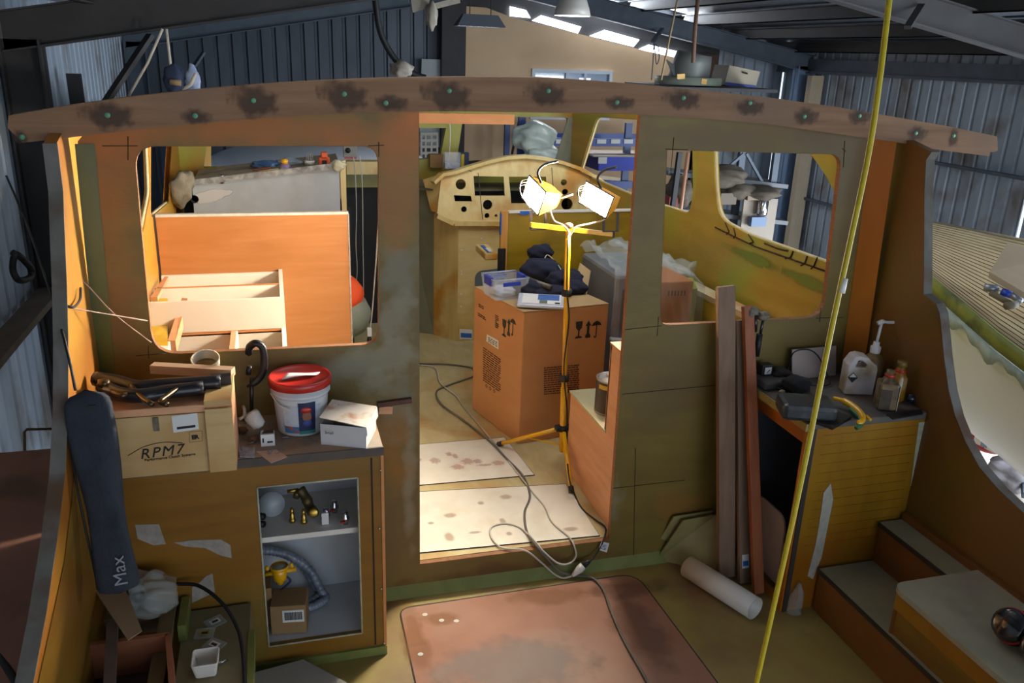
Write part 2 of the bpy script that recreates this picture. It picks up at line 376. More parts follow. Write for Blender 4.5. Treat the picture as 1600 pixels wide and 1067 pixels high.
t1=rafter(3.95,'portal_frame','near dark steel portal frame crossing above the timber beam',steeld)
t2=rafter(9.45,'portal_frame','far grey steel portal frame in front of the skylight strip, pale blue column',steel)
# fly braces on the rafters
for p,q,y,t in (((235,55),(165,160),3.9,t1),((318,82),(282,135),9.3,t2),((1440,8),(1418,43),3.9,t1),((1035,45),(1020,65),9.3,t2)):
    MB().bar(Yp(*p,y),Yp(*q,y-.3),.06,.03).build('brace',steel if y>5 else steeld,t)
# cream office wall
CWY=10.0; xl=Yp(727,100,CWY).x; xr=Yp(1092,110,CWY).x
x1=xl; win=[Yp(831,107,CWY),Yp(957,107,CWY),Yp(890,187,CWY)]
wl=[(win[0].x,CWY,win[0].z),(win[1].x,CWY,win[0].z),(win[1].x,CWY,win[2].z),(win[0].x,CWY,win[2].z)]
mb=MB(); mb.prism([V(xl,CWY,FZ),V(xr,CWY,FZ),Yp(1100,104,CWY),Yp(1070,95,CWY),Yp(905,53,CWY),Yp(800,27,CWY),V(Yp(760,12,CWY).x,CWY,Yp(760,12,CWY).z),V(xl,CWY,Yp(735,10,CWY).z)],(0,.12,0),holes=[[V(*p) for p in wl]])
struct(mb.build('wall_office',creamwall))
w=MB(); 
x0,x1_=win[0].x,win[1].x; z1,z0=win[0].z,win[2].z
w.prism([V(x0,CWY-.03,z0),V(x1_,CWY-.03,z0),V(x1_,CWY-.03,z1),V(x0,CWY-.03,z1)],(0,.06,0),holes=[[V(x0+.05,CWY-.03,z0+.05),V(x1_-.05,CWY-.03,z0+.05),V(x1_-.05,CWY-.03,z1-.05),V(x0+.05,CWY-.03,z1-.05)]])
wf=struct(w.build('window_1',mat('white_window_frame','#c6ccd4',rough=.4)))
mu=MB()
for f in (.44,.66): mu.box((x0+(x1_-x0)*f-.02,CWY-.02,z0),(x0+(x1_-x0)*f+.02,CWY+.02,z1))
mu.build('mullion',MAT['white_window_frame'],wf)
MB().box((x0,CWY+.04,z0),(x1_,CWY+.05,z1)).build('pane',mat('window_glass','#9fb0c4',rough=.1,coat=.5),wf)
MB().box((x0+.08,CWY+.036,z0+(z1-z0)*.35),(x0+(x1_-x0)*.4,CWY+.045,z1-.1)).build('lit_blind',mat('daylit_pane','#cfe0ff',emit=2.2),wf)
MB().box((x0+(x1_-x0)*.6,CWY+.036,z0+(z1-z0)*.35),(x0+(x1_-x0)*.74,CWY+.045,z1-.12)).build('lit_blind',MAT['daylit_pane'],wf)
# dark return wall left of the cream wall
MB().box((Yp(690,90,BY).x,BY-.25,FZ),(xl,BY-.05,roofz(xl)-.2)); 
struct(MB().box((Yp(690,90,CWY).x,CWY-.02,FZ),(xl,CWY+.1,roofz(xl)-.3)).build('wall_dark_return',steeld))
struct(MB().box((xr,CWY,FZ),(7.05,CWY+.1,roofz(xr)-.5)).build('wall_brown_return',mat('brown_board','#4a342a','#58402f',rough=.8)))
# eave girt on right wall
for (a,b,nm) in (((1290,122),(1600,130),.06),):
    pass
mb=MB(); mb.box((RX-.16,DY0,roofz(RX)-.42),(RX-.12,BY,roofz(RX)-.38)); mb.box((RX-.14,DY0,roofz(RX)-.42),(RX-.11,BY,roofz(RX)-.2))
tag(mb.build('eave_beam',steel),'pale steel eave beam along the top of the right corrugated wall','beam')
for z,lab in ((Xp(1560,268,RX).z,'upper'),(Xp(1290,315,RX).z,'lower')):
    tag(MB().box((RX-.1,DY1 if z<1.2 else DY0,z-.04),(RX-.03,BY,z)).build('wall_girt',steel),f'{lab} horizontal steel girt on the right corrugated wall','girt')
# girt left wall
for z in (Xp(60,440,LX).z,):
    tag(MB().box((LX+.04,-3,z-.05),(LX+.2,3.9,z)).build('wall_girt',mat('dusty_timber','#6a5e50','#7a6e60',rough=.9,scale=5)),'dusty ledge along the left corrugated wall','girt')
# pale timber post beside the blue column
pa=Pl(1292,125,(0,9.2,0),(0,1,0)); 
p0=Yp(1268,118,9.1); p1=Yp(1287,118,9.1)
tag(MB().box((p0.x,9.08,FZ),(p1.x,9.2,p0.z)).build('timber_post',mat('cream_painted_timber','#b5a48c','#c0b098',rough=.7)),'cream painted timber post beside the pale blue steel column','post')
# lamps
def dome_lamp():
    c=Yp(894,25,6.2); t=thing('pendant_lamp','white dome pendant lamp hanging by the skylight strip','lamp',c)
    r=.2; MB().lathe([(.04,.24),(.1,.23),(.15,.16),(.18,.08),(r,0),(r-.005,.001),(.17,.08),(.1,.2)],c).build('lamp_shade',mat('white_enamel','#c8c4bc',rough=.4),t)
    MB().lathe([(0,-.001),(r-.012,0),(r-.012,.01),(0,.012)],c).build('bulb_glass',mat('lamp_glow','#eef2ff',emit=5),t)
    MB().tube([c+V(0,0,.23),V(c.x,c.y,roofz(c.x)-.05)],.008).build('cord',dark,t)
    MB().lathe([(0,.34),(.05,.34),(.05,.22),(0,.22)],c).build('gear_housing',steeld,t)
dome_lamp()
c=Yp(752,42,8.0); t=thing('hanging_lamp','rectangular dark trough lamp hanging before the cream wall','lamp',c)
mb=MB(); mb.prism([c+V(-.26,-.12,0),c+V(-.26,.12,0),c+V(-.2,.07,.13),c+V(-.2,-.07,.13)],(.0,0,0.0001))
mb=MB(); mb.add([c+V(x,y,z) for x,y,z in ((-.33,-.14,0),(.28,-.14,0),(.28,.14,0),(-.33,.14,0),(-.24,-.06,.14),(.2,-.06,.14),(.2,.06,.14),(-.24,.06,.14))],[(4,5,6,7),(0,1,5,4),(1,2,6,5),(2,3,7,6),(3,0,4,7)])
mb.build('lamp_shade',mat('grey_lamp_metal','#5c6068',rough=.5),t,solid=.006)
MB().box((c.x-.3,c.y-.12,c.z+.005),(c.x+.26,c.y+.12,c.z+.012)).build('tube_glow',mat('lamp_glow','#eef2ff',emit=5),t)
for dx in (-.15,.12): MB().tube([c+V(dx,0,.13),V(c.x+dx,c.y,roofz(c.x)-.1)],.006).build('wire',dark,t)
# white board on back wall, vent cowl, carton on the office roof
q=[Yp(659,92,BY-.2),Yp(723,94,BY-.2),Yp(723,230,BY-.2),Yp(655,230,BY-.2)]
tag(MB().prism(q,(0,.03,0)).build('white_board',mat('grey_white_sheet','#a9b0b0',rough=.6)),'pale grey sheet leaning on the dark back wall, left of the cream wall','board')
# ================= boat: structure
def XZ(px,Y): return [Yp(*p,Y) for p in px]
SZ=.13   # cabin sole height
# cockpit sole
struct(MB().box((-.75,-3.4,-.06),(2.75,0,0)).build('floor_cockpit',solecock))
hp=roundpoly([Zp(624,952,0),Zp(993,897,0),Zp(1120,1067,0)+V(.03,-1.0,0),Zp(655,1067,0)+V(-.02,-1.15,0)],[.05,.09,0,0])
h=thing('floor_hatch','large pinkish bare plywood hatch let into the cockpit floor','floor hatch',hp[0])
MB().prism([p+V(0,0,.0005) for p in hp],(0,0,.004)).build('hatch_panel',solepink,h)
mb=MB(); mb.tube([p+V(0,0,.003) for p in hp],.0035,6,closed=True); mb.build('hatch_gap',caulk,h)
for (x,y,rx,ry,m) in ((690,965,.09,.05,sm_or),(648,1000,.06,.25,sm_or),(975,920,.2,.07,sm_br),(1000,985,.12,.3,sm_br),(860,930,.22,.07,sm_or),(800,1040,.35,.18,sm_grey)):
    decal('stain',Zp(x,y,.005),(rx,0,0),(0,ry,0),m,h)
for x,y in ((664,960),(690,969),(713,970),(657,1022),(835,870)): 
    if y>900: decal('filler_spot',Zp(x,y,.006),(.012,0,0),(0,.01,0),sm_fil,h)
# fillet along the foot of the bulkhead
mb=MB(); mb.prism([V(.3,0,0),V(.3,-.035,0),V(.3,0,.04)],(1.6,0,0)); 
tag(mb.build('fillet',glassg),'green tinted epoxy fillet along the foot of the bulkhead under the doorway','fillet')
# cabin sole
struct(MB().box((-1.0,.03,SZ-.03),(2.3,4.0,SZ)).build('floor_cabin',soleply))
for nm,pts,lab in (('floor_sheet',((600,870),(937,838),(884,757),(600,772)),'white floor sheet nearest the doorway with brown scuffs'),('floor_sheet',((600,764),(835,743),(788,684),(600,700)),'white floor sheet behind the first one, marked with red stains')):
    P_=[Zp(*p,SZ) for p in pts]; t=thing(nm,lab,'floor panel',P_[0],'white sheets on the cabin floor')
    MB().prism(P_,(0,0,.004)).build('sheet',whitepanel,t)
    mb=MB(); mb.tube([p+V(0,0,.003) for p in P_],.0025,5,closed=True); mb.build('seam',inkb,t)
    for k in range(9):
        u,v=random.uniform(.2,.9),random.uniform(.12,.85); p=(P_[0]*(1-u)+P_[1]*u)*(1-v)+(P_[3]*(1-u)+P_[2]*u)*v
        decal('stain',p+V(0,0,.004),(random.uniform(.015,.05),0,0),(0,random.uniform(.01,.05),0),sm_red if pts[0][1]<800 else sm_or,t)
for a,b in (((656,640),(775,624)),((656,600),(740,590))): 
    pass
# ---------- bulkhead
def topz(x): 
    t=(x-1.03)/1.75; return 2.01-.19*t*t
ob=[V(-.6,0,0),V(2.4,0,0),V(2.38,0,.9),V(2.28,0,1.75)]+[V(x,0,topz(x)) for x in [2.28-.2*i for i in range(15)]]+[V(-.575,0,1.8),V(-.61,0,1.1)]
dl,dr,drb=Yp(655,500,0).x,Yp(1000,185,0).x,Yp(952,848,0).x
door=[V(dl,0,SZ),V(drb,0,SZ),V(dr,0,1.91),V(dl,0,1.91)]
wL=roundpoly(XZ(((208,228),(592,228),(592,538),(238,555)),0),[.07,.06,.06,.09])
wR=roundpoly(XZ(((1040,234),(1316,241),(1289,497),(1030,509)),0),[.005,.06,.1,.05])
wR=roundpoly(XZ(((1042,234),(1316,241),(1287,496),(1030,509)),0),[.004,.055,.09,.045])
bk=thing('bulkhead','olive epoxied plywood bulkhead with a doorway and two round-cornered window openings','bulkhead',(.9,0,0))
T=.022
bpanel=MB().prism(ob,(0,T,0),holes=[door,wL,wR]).build('panel',olive,bk,weld=False)
# raw sawn edges round the openings (thin lining)
for nm,l in (('window_edge',wL),('window_edge',wR),('doorway_edge',door)):
    mb=MB(); n=len(l); c=sum(l,Vector())/n; inn=[p+(c-p).normalized()*.002 for p in l]
    vs=[p+V(0,-.0006,0) for p in l]+[p+V(0,-.0006,0) for p in inn]+[p+V(0,T+.0015,0) for p in l]+[p+V(0,T+.0015,0) for p in inn]
    fs=[]
    for i in range(n):
        j=(i+1)%n; fs+=[(i,j,n+j,n+i),(n+i,n+j,3*n+j,3*n+i),(2*n+i,3*n+i,3*n+j,2*n+j)]
    mb.add(vs,fs); mb.build(nm,rawedge,bk,weld=False)
# upper band above the openings is browner
ub=[V(-.575,-.002,1.80),V(2.27,-.002,1.80)]+[V(x,-.002,topz(x)-.02) for x in [2.25-.2*i for i in range(15)]]
def patch(nm,px,m,Y=-.002,par=bk): MB().prism(XZ(px,Y),(0,.0015,0)).build(nm,m,par)
bandm=mat('brown_band_ply','#8c5218','#9c6220',rough=.4,scale=3,stretch=(1,1,5),third='#85561c',tscale=2,coat=.15)
mb=MB(); pts=[V(-.57,-.002,1.775),V(dl-.004,-.002,1.775),V(dl-.004,-.002,1.95),V(-.57,-.002,1.9)]
W_='#8c866c'; G_='#7c7862'; O_='#9a641c'; B_='#6b4c26'; BR='#a8621c'  # BR: browner patches along the top and around the left window
tone_patches(bpanel,[(Yp(x,y,0),rx,rz,c,st,ns) for x,y,rx,rz,c,st,ns in (
 (400,200,.75,.12,BR,.85,4),(620,215,.3,.15,BR,.75,4),(625,290,.11,.3,BR,.5,5),(165,300,.16,.5,BR,.55,4),(190,520,.16,.3,B_,.5,5),(1180,212,.7,.07,B_,.6,5),(1330,330,.06,.4,B_,.5,6),
 (1000,300,.12,.5,B_,.35,6),(620,430,.12,.14,G_,.75,12),(615,500,.12,.14,W_,.7,12),(600,560,.2,.09,W_,.75,12),(530,575,.22,.06,G_,.7,11),(625,640,.08,.2,G_,.7,12),(640,760,.035,.4,W_,.7,12),
 (590,590,.08,.1,W_,.7,14),(470,565,.25,.05,B_,.5,8),(610,700,.1,.25,O_,.45,7),(960,780,.05,.12,W_,.6,12),(1060,790,.18,.1,O_,.4,5),(1040,600,.35,.2,B_,.35,4),(300,585,.4,.06,B_,.5,6),(800,890,.6,.05,'#5a3414',.7,7))])
# pencil set-out lines
mb=MB()
for a,b in (((160,228),(215,228)),((200,213),(200,250)),((575,228),(600,227)),((592,222),(592,245)),((212,556),(262,552)),((232,540),(232,560)),((1053,215),(1048,270)),((1040,233),(1075,234)),((1316,232),(1322,237)),((977,515),(1034,509)),((1029,495),(1027,525)),((1275,497),(1318,496)),((1283,480),(1281,503)),((972,616),(1118,602)),((958,763),(1070,750)),((1320,220),(1318,262)),((993,700),(990,870))):
    MB().tube([Yp(*a,-.0012),Yp(*b,-.0012)],.0013,4).build('pencil_line',pencil,bk)
# glass tape down the corners
mb=MB()
lb=[Yp(x,y,-.003) for x,y in ((128,225),(135,300),(146,534),(150,600))]
for s,x0 in (('l',(lb)),):
    mb.prism([lb[0]+V(-.02,0,0),lb[0]+V(.035,0,0),lb[-1]+V(.035,0,-.8),lb[-1]+V(-.02,0,-.8)],(0,.002,0))
gt=mb.build('corner_glass_tape',mat('dark_green_glass_tape','#4e5422','#5d6128',rough=.4,scale=6,coat=.3),bk)
# cleat on the bulkhead right of the bucket
a,b=Yp(590,632,-.01),Yp(643,625,-.01); MB().bar(a,b,.02,.018).build('cleat',mat('dark_stripy_wood','#3b2114','#5a3320',rough=.5,scale=30),bk)
a,b=Yp(592,640,-.008),Yp(613,640,-.008); MB().bar(a,b,.014,.03).build('cleat',okoume2,bk)
# ---------- laminated beam
BYF=-.075
tp=[(13,181),(100,166),(200,152),(300,141),(400,132),(500,126),(600,122),(720,120),(850,121),(930,126),(1000,132),(1100,141),(1200,152),(1300,166),(1400,183),(1480,197),(1558,213)]
bt=[(1559,236),(1547,238),(1546,244),(1480,236),(1400,222),(1300,208),(1200,194),(1100,185),(1000,179),(900,175),(800,174),(700,174),(600,175),(500,179),(400,185),(300,194),(200,204),(100,216),(35,223),(12,200)]
bm_=thing('roof_beam','long curved bare hardwood beam fixed across the top of the bulkhead, blotched with green plugs','beam',Yp(720,150,BYF))
MB().prism(XZ(tp+bt,BYF),(0,.072,0)).build('timber',beamw,bm_,weld=False)
for x,y,rx,ry,px,py in ((32,214,8,8,35,214),(168,180,26,17,168,180),(305,182,16,9,305,181),(397,158,26,20,396,157),(538,150,28,19,538,147),(609,160,20,10,603,161),(700,150,30,20,702,142),(853,147,26,15,857,142),(966,160,22,9,964,160),(1066,155,26,14,1068,153),(1170,167,22,11,1172,161),(1258,181,20,12,1257,182),(1342,182,20,11,1343,181),(1432,208,17,11,1431,208),(1490,215,9,14,1490,212)):
    c=Yp(x,y,BYF); s=.0022
    decal('stain',c,(rx*s*1.45,0,-ry*s*.3),(0,0,ry*s*1.35),sm_beam,bm_)
    MB().lathe([(0,-.0018),(.008,-.0018),(.008,0)],Yp(px,py,BYF),(0,1,0),12).build('plug',mat('green_plug','#5f9a78',rough=.5),bm_)
# ---------- side wings (cockpit sides)
def wing(nm,lab,X,px,inner,top,mat_in,low,flare):
    e=[Xp(*p,X) for p in px]
    pts=[V(X,.0,top)]+e+[V(X,-3.3,e[-1].z-.12),V(X,-3.3,-.05),V(X,0,-.05)]
    t=thing(nm,lab,'side panel',(X,-.3,0))
    MB().prism(pts,(inner,0,0)).build('panel',mat_in,t,weld=False)
    mb=MB(); ed=e+[V(X,-3.3,e[-1].z-.12)]
    c=[V(p.x+inner/2,p.y,p.z) for p in ed]
    for i in range(len(c)-1):
        mb.bar(c[i],c[i+1],.006,abs(inner)+.006,up=(0,0,1)) if False else None
    vs=[];fs=[]
    for p in ed: vs+=[(p.x-.004 if inner>0 else p.x+.004,p.y-.004,p.z+.002),(p.x+inner,p.y-.004,p.z+.002)]
    for i in range(len(ed)-1): fs.append((2*i,2*i+2,2*i+3,2*i+1))
    mb.add(vs,fs); mb.build('edge',greyedge,t,solid=.004); return t
lw=wing('cockpit_side_panel','left cockpit side panel of amber plywood with a grey curved edge',-.6,((88,225),(97,300),(100,380),(103,450),(105,534),(105,640),(100,740),(88,840),(70,960),(50,1067)),-.035,1.85,amber,0,0)
rw=wing('cockpit_side_panel','right cockpit side panel of brown plywood, cut away in a long sweeping curve',2.39,((1455,238),(1447,250),(1444,300),(1443,460),(1462,475),(1468,490),(1475,560),(1482,610),(1492,650),(1508,690),(1530,730),(1560,765),(1600,802),(1660,840)),.035,1.85,mat('epoxied_ply_tan','#66421a','#755022',rough=.4,scale=2.5,stretch=(3,1,.5),bump=.05,third='#66501c',tscale=2,coat=.2),0,0)
# angled strip between bulkhead and right panel, more orange than both
MB().prism([V(2.33,-.002,.83),V(2.388,-.075,.83),V(2.388,-.002,.83)],(-.045,0,1.0)).build('corner_facet',mat('amber_strip','#a85e12','#b86c18',rough=.35,scale=3,stretch=(3,3,.5),coat=.2),rw)
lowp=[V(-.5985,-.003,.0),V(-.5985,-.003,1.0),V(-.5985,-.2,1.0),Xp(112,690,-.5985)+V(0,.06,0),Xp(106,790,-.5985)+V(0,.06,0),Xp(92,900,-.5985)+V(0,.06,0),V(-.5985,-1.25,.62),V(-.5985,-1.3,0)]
MB().prism(lowp,(.0015,0,0)).build('lower_shade',olivex,lw)  # olive plate stands in for the shadow on the lower panel
# outside left: pink side deck and hull
t=tag(MB().prism([V(-.64,.6,.5),V(-1.25,.6,.5),V(-1.25,-3.3,.38),V(-.64,-3.3,.38)],(0,0,-.03)).build('side_deck',mat('pinkish_deck_ply','#8c5f4c','#9a6c58',rough=.7,scale=4,third='#70503f',tscale=3)),'pinkish plywood side deck outside the left cockpit panel','deck')
# ---------- left cabinet
CY=-.331
cx0,cx1=-.6,Yp(600,860,CY).x
op=[Yp(*p,CY) for p in ((398,762),(560,748),(568,990),(420,1010))]
ox0,ox1,oz0,oz1=op[3].x,op[2].x-.005,op[3].z,op[0].z
cab=thing('cockpit_cabinet','left cockpit cabinet of brown plywood with an open front and white painted inside','cabinet',(-.15,-.15,0))
mb=MB(); mb.prism([V(cx0,CY,0),V(cx1,CY,0),V(cx1,CY,.81),V(cx0,CY,.81)],(0,.02,0),holes=[[V(ox0,CY,oz0),V(ox1,CY,oz0),V(ox1,CY,oz1),V(ox0,CY,oz1)]])
mb.build('front_panel',mat('epoxied_ply_umber','#7c5214','#8d601b',rough=.4,scale=2.5,stretch=(1,1,6),bump=.05,third='#74622a',tscale=1.6,coat=.15),cab,weld=False)
MB().box((cx1-.02,CY+.02,0),(cx1,-.002,.81)).build('side_panel',ochre,cab)
MB().box((cx1-.006,CY-.004,0),(cx1+.004,CY+.012,.81)).build('corner_strip',okoume,cab)
MB().box((cx1-.04,CY-.002,.04),(cx1-.034,CY,.8)).build('pencil_line',pencil,cab)
mb=MB(); mb.box((ox0-.2,CY+.02,oz0-.015),(cx1-.02,-.002,oz0-.001)); mb.box((ox0-.2,-.012,oz0),(cx1-.02,-.003,.8)); mb.box((cx1-.024,CY+.02,oz0),(cx1-.0205,-.002,.8)); mb.box((-.55,CY+.02,oz0),(-.54,-.002,.8))
mb.build('lining',mat('white_locker_lining','#bfc2c6','#cccfd2',rough=.5,scale=5),cab)
shz=Yp(408,842,CY+.03).z
MB().box((-.54,CY+.035,shz-.02),(cx1-.025,-.013,shz)).build('shelf',white,cab)
mb=MB(); 
for a,b in zip([V(ox0,CY,oz0),V(ox1,CY,oz0),V(ox1,CY,oz1),V(ox0,CY,oz1)],[V(ox1,CY,oz0),V(ox1,CY,oz1),V(ox0,CY,oz1),V(ox0,CY,oz0)]): mb.tube([a+V(0,-.001,0),b+V(0,-.001,0)],.0035,5)
mb.build('opening_edge',mat('chipped_paint_edge','#a9a284','#c3bda4',rough=.7,scale=40),cab)
MB().box((-.6,CY-.012,0),(cx1+.004,CY,.035)).build('foot_fillet',glassg,cab)
smear=mat('dull_filler','#8d857a','#a49c90',rough=.8,scale=25,bump=.3)
for pl_ in (((211,820),(248,819),(259,850),(240,852),(215,842)),((272,848),(300,844),(345,843),(360,852),(362,872),(345,868),(320,856),(290,854)),((322,900),(332,896),(336,925),(300,942),(300,918),(312,910))): MB().prism(XZ(pl_,CY-.0018),(0,.0016,0)).build('filler_smear',smear,cab)
for c_ in ((593,826),(596,920),(600,1005),(595,735)): MB().blob(Yp(*c_,CY-.003),(.004,.003,.004),6).build('screw',chrome,cab)
ct=thing('countertop','dusty grey countertop with a dark front edge on the left cabinet','countertop',(-.15,-.17,.83))
CZ=.84
MB().box((-.6,CY-.005,.811),(cx1+.002,-.001,CZ)).build('top',mat('dusty_counter','#83766a','#978a7c',rough=.8,scale=6,third='#a5805a',tscale=4),ct)
MB().box((-.6,CY-.012,.811),(cx1+.004,CY-.005,CZ+.001)).build('front_edge',mat('dark_counter_edge','#4a423c','#5a5048',rough=.7,scale=12),ct)
decal('dust',V(.12,-.17,CZ),(.14,0,0),(0,.15,0),sm_grey,ct); decal('dust',V(-.05,-.22,CZ),(.14,0,0),(0,.12,0),sm_grey,ct)
# ---------- right cabinet
RY=-.453; rx0,rx1=1.885,2.39
rz=.815
rc=thing('cockpit_cabinet','right cockpit cabinet of ochre plywood with a dark opening on its left side','cabinet',(2.13,-.2,0))
MB().box((rx0,RY,0),(rx1,RY+.02,rz)).build('front_panel',ochre,rc)
so=[V(rx0,RY+.045,.0),V(rx0,-.04,.0),V(rx0,-.04,.735),V(rx0,RY+.045,.735)]
MB().prism([V(rx0,RY,0),V(rx0,0,0),V(rx0,0,rz),V(rx0,RY,rz)],(.02,0,0),holes=[[p+V(0,0,.03) if p.z<.1 else p for p in so]]).build('side_frame',mat('red_brown_ply','#96500f','#a85f1c',rough=.4,scale=5,coat=.2),rc,weld=False)
mb=MB(); mb.box((rx0-.004,RY-.006,0),(rx0+.016,RY+.012,rz)); mb.build('corner_strip',mat('black_brown_trim','#3a322c',rough=.6),rc)
MB().box((rx0-.012,RY-.0,.0),(rx0-.002,RY+.03,rz)).build('orange_strip',mat('orange_trim','#a8600f','#b86e1e',rough=.4,scale=5),rc)
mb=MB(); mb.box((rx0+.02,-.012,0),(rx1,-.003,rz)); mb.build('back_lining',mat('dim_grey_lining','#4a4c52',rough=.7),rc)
ts=[Yp(*p,RY-.002) for p in ((1436,660),(1452,658),(1436,780),(1420,785))]; MB().prism(ts,(0,.0018,0)).build('glass_tape',tape,rc)
pts=[Yp(*p,RY-.003) for p in ((1298,755),(1302,780),(1292,830),(1284,870),(1270,905),(1262,900),(1275,850),(1283,800),(1287,770))]
MB().prism(pts,(0,.002,0)).build('filler_smear',mat('white_filler','#a9a594','#c0bcae',rough=.8,scale=30,bump=.5),rc)
q=Zp(1262,960,0); MB().blob(V(1.93,-.47,.03),(.03,.025,.1),10,.15,3).build('filler_smear',plastic,rc)
# grid of pencil lines on the front
mb=MB()
for k in range(13):
    z=.3+.04*k; mb.tube([V(rx0+.05,RY-.001,z),V(rx1-.03,RY-.001,z+.004)],.0006,3)
mb.build('weave_lines',mat('darker_ochre','#6c4c10',rough=.5),rc)
rt_=thing('countertop','grey worn countertop on the right cockpit cabinet','countertop',(2.13,-.22,rz))
RZ=rz+.03
MB().prism([V(rx0-.03,RY-.015,rz+.001),V(rx1-.01,RY-.015,rz+.001),V(rx1-.01,-.001,rz+.001),V(rx0-.03,-.001,rz+.001)],(0,0,.028)).build('top',mat('worn_grey_top','#4a4642','#5f5a56',rough=.7,scale=10,third='#6b5848',tscale=8),rt_,bevel=.004)
MB().bar(V(rx0-.034,0,rz+.01),V(rx0-.034,RY-.012,rz+.01),.01,.03).build('edge_strip',mat('yellowish_edge','#8c7b3e','#a08c4c',rough=.6,scale=20),rt_)
# ---------- steps and seat box
st=thing('cockpit_steps','two plywood steps beside the right cabinet','steps',(2.2,-.7,0))
sx=2.016; lz=.195; uz=.375
a0=Zp(1365,807,uz); ux=a0.x; 
MB().box((sx,-1.3,0),(sx+.016,RY-.016,lz-.012)).build('riser',mat('red_brown_riser','#6a4014','#7a4c1c',rough=.45,scale=3,coat=.2),st)
MB().box((sx-.008,-1.3,lz-.012),(ux,RY-.016,lz)).build('tread',bench,st)
MB().box((sx-.012,-1.3,lz-.016),(sx-.006,RY-.016,lz+.001)).build('nosing',caulk,st)
MB().box((ux,-1.3,lz),(ux+.014,RY-.016,uz-.012)).build('riser',MAT['red_brown_riser'],st)
MB().box((ux-.008,-1.3,uz-.012),(2.388,RY-.016,uz)).build('tread',bench,st)
MB().box((ux-.012,-.85,uz-.016),(ux-.006,RY-.016,uz+.001)).build('nosing',caulk,st)
MB().box((2.365,-1.3,uz),(2.388,RY-.016,uz+.03)).build('upstand',MAT['red_brown_riser'],st)
sb=thing('seat_box','long seat box with a rounded pale plywood lid at the lower right','seat',(2.2,-1.5,0))
c0=Zp(1390,912,uz+.003); sy0=-.86
lid=roundpoly([V(sx-.02,sy0,uz+.001),V(2.37,sy0,uz+.001),V(2.37,-3.2,uz+.001),V(sx-.02,-3.2,uz+.001)],[.05,0,0,0])
MB().prism(lid,(0,0,.022)).build('lid',mat('pale_lid_ply','#98927a','#a8a38c',rough=.6,scale=4,bump=.05,third='#8d7a70',tscale=2.5),sb,bevel=.004)
MB().box((sx,-3.2,uz-.075),(sx+.02,sy0-.01,uz)).build('rail',ochre,sb)
MB().box((sx+.01,-3.2,0),(sx+.03,sy0-.02,uz-.075)).build('front_panel',MAT['epoxied_ply_brown'],sb)
MB().box((sx+.005,sy0-.02,0),(2.36,sy0-.008,uz)).build('end_panel',MAT['red_brown_riser'],sb)
# ---------- cabin sides
def side(nm,lab,X0,X1,Y1,wins,inner,top,m,y0=.03):
    d=V(X1-X0,Y1,0).normalized(); n=V(d.y,-d.x,0); p0=V(X0,0,0)
    P3=lambda x,y:Pl(x,y,p0,n)
    t=thing(nm,lab,'cabin side',(X0,1,0))
    out=[p0+d*y0+V(0,0,-.05),p0+d*(Y1)+V(0,0,-.05),p0+d*Y1+V(0,0,top-.055*Y1),p0+d*y0+V(0,0,top-.02)]
    hl=[roundpoly([P3(*q) for q in w],r) for w,r in wins]
    MB().prism(out,n*inner,holes=hl).build('side_panel',m,t,weld=False)
    for l in hl:
        mb=MB(); mb.tube([p+n*inner*.5 for p in l],.008,6,closed=True); mb.build('window_edge',mat('pale_sawn_edge','#c8b68a','#d8c8a0',rough=.7,scale=20),t)
    return t,P3,n,d
sr,PR,nR,dR=side('cabin_side','right cabin side glassed in ochre and green with a big rounded window opening',2.3,2.3,1.42,[
   (((1114,210),(1117,300),(1124,342),(1170,367),(1330,424),(1318,330),(1285,262),(1235,205)),[.02,.1,.1,.05,.1,.1,.15,.05])],.03,1.9,hullin)
# forward length of the same side, bending inwards
p0=V(2.3,1.42,0); dF=V(-.10,1,0).normalized(); nF=V(dF.y,-dF.x,0); PF=lambda x,y:Pl(x,y,p0,nF)
out=[p0+V(0,0,-.05),p0+dF*1.69+V(0,0,-.05),p0+dF*1.69+V(0,0,1.72),p0+V(0,0,1.81)]
hw=roundpoly([PF(*q) for q in ((932,182),(905,270),(1000,310),(1077,334),(1083,300),(1081,190))],[.06,.04,.02,.05,.05,.05])
MB().prism(out,nF*.03,holes=[hw]).build('forward_panel',hullin,sr,weld=False)
MB().tube([p+nF*.015 for p in hw],.008,6,closed=True).build('window_edge',MAT['pale_sawn_edge'],sr)
sm_gr=smudge('green_resin_tint','#84953a',.6,ns=3)
for x,y,r1 in ((1170,400,.3),(1250,434,.3)): decal('green_tint',PR(x,y)-nR*.0025,dR*r1+V(0,0,0),(0,0,.035),sm_gr,sr)
# the side runs along Y: weather() works across X, so the tint is given as broad bands of height
# brown pen marks below the window
mb=MB()
for a,b,c in (((1134,348),(1140,362),(1136,366)),((1147,356),(1150,368),(1147,372)),((1170,366),(1178,378),(1172,380)),((1195,380),(1215,388),(1232,392)),((1240,392),(1236,402),(1228,404)),((1262,400),(1258,412),(1252,415)),((1278,402),(1272,416),(1268,420)),((1118,355),(1180,385),(1292,424))):
    mb.tube([PR(*a)-nR*.003,PR(*b)-nR*.003,PR(*c)-nR*.003],.004,4)
mb.build('dark_marks',inkb,sr)
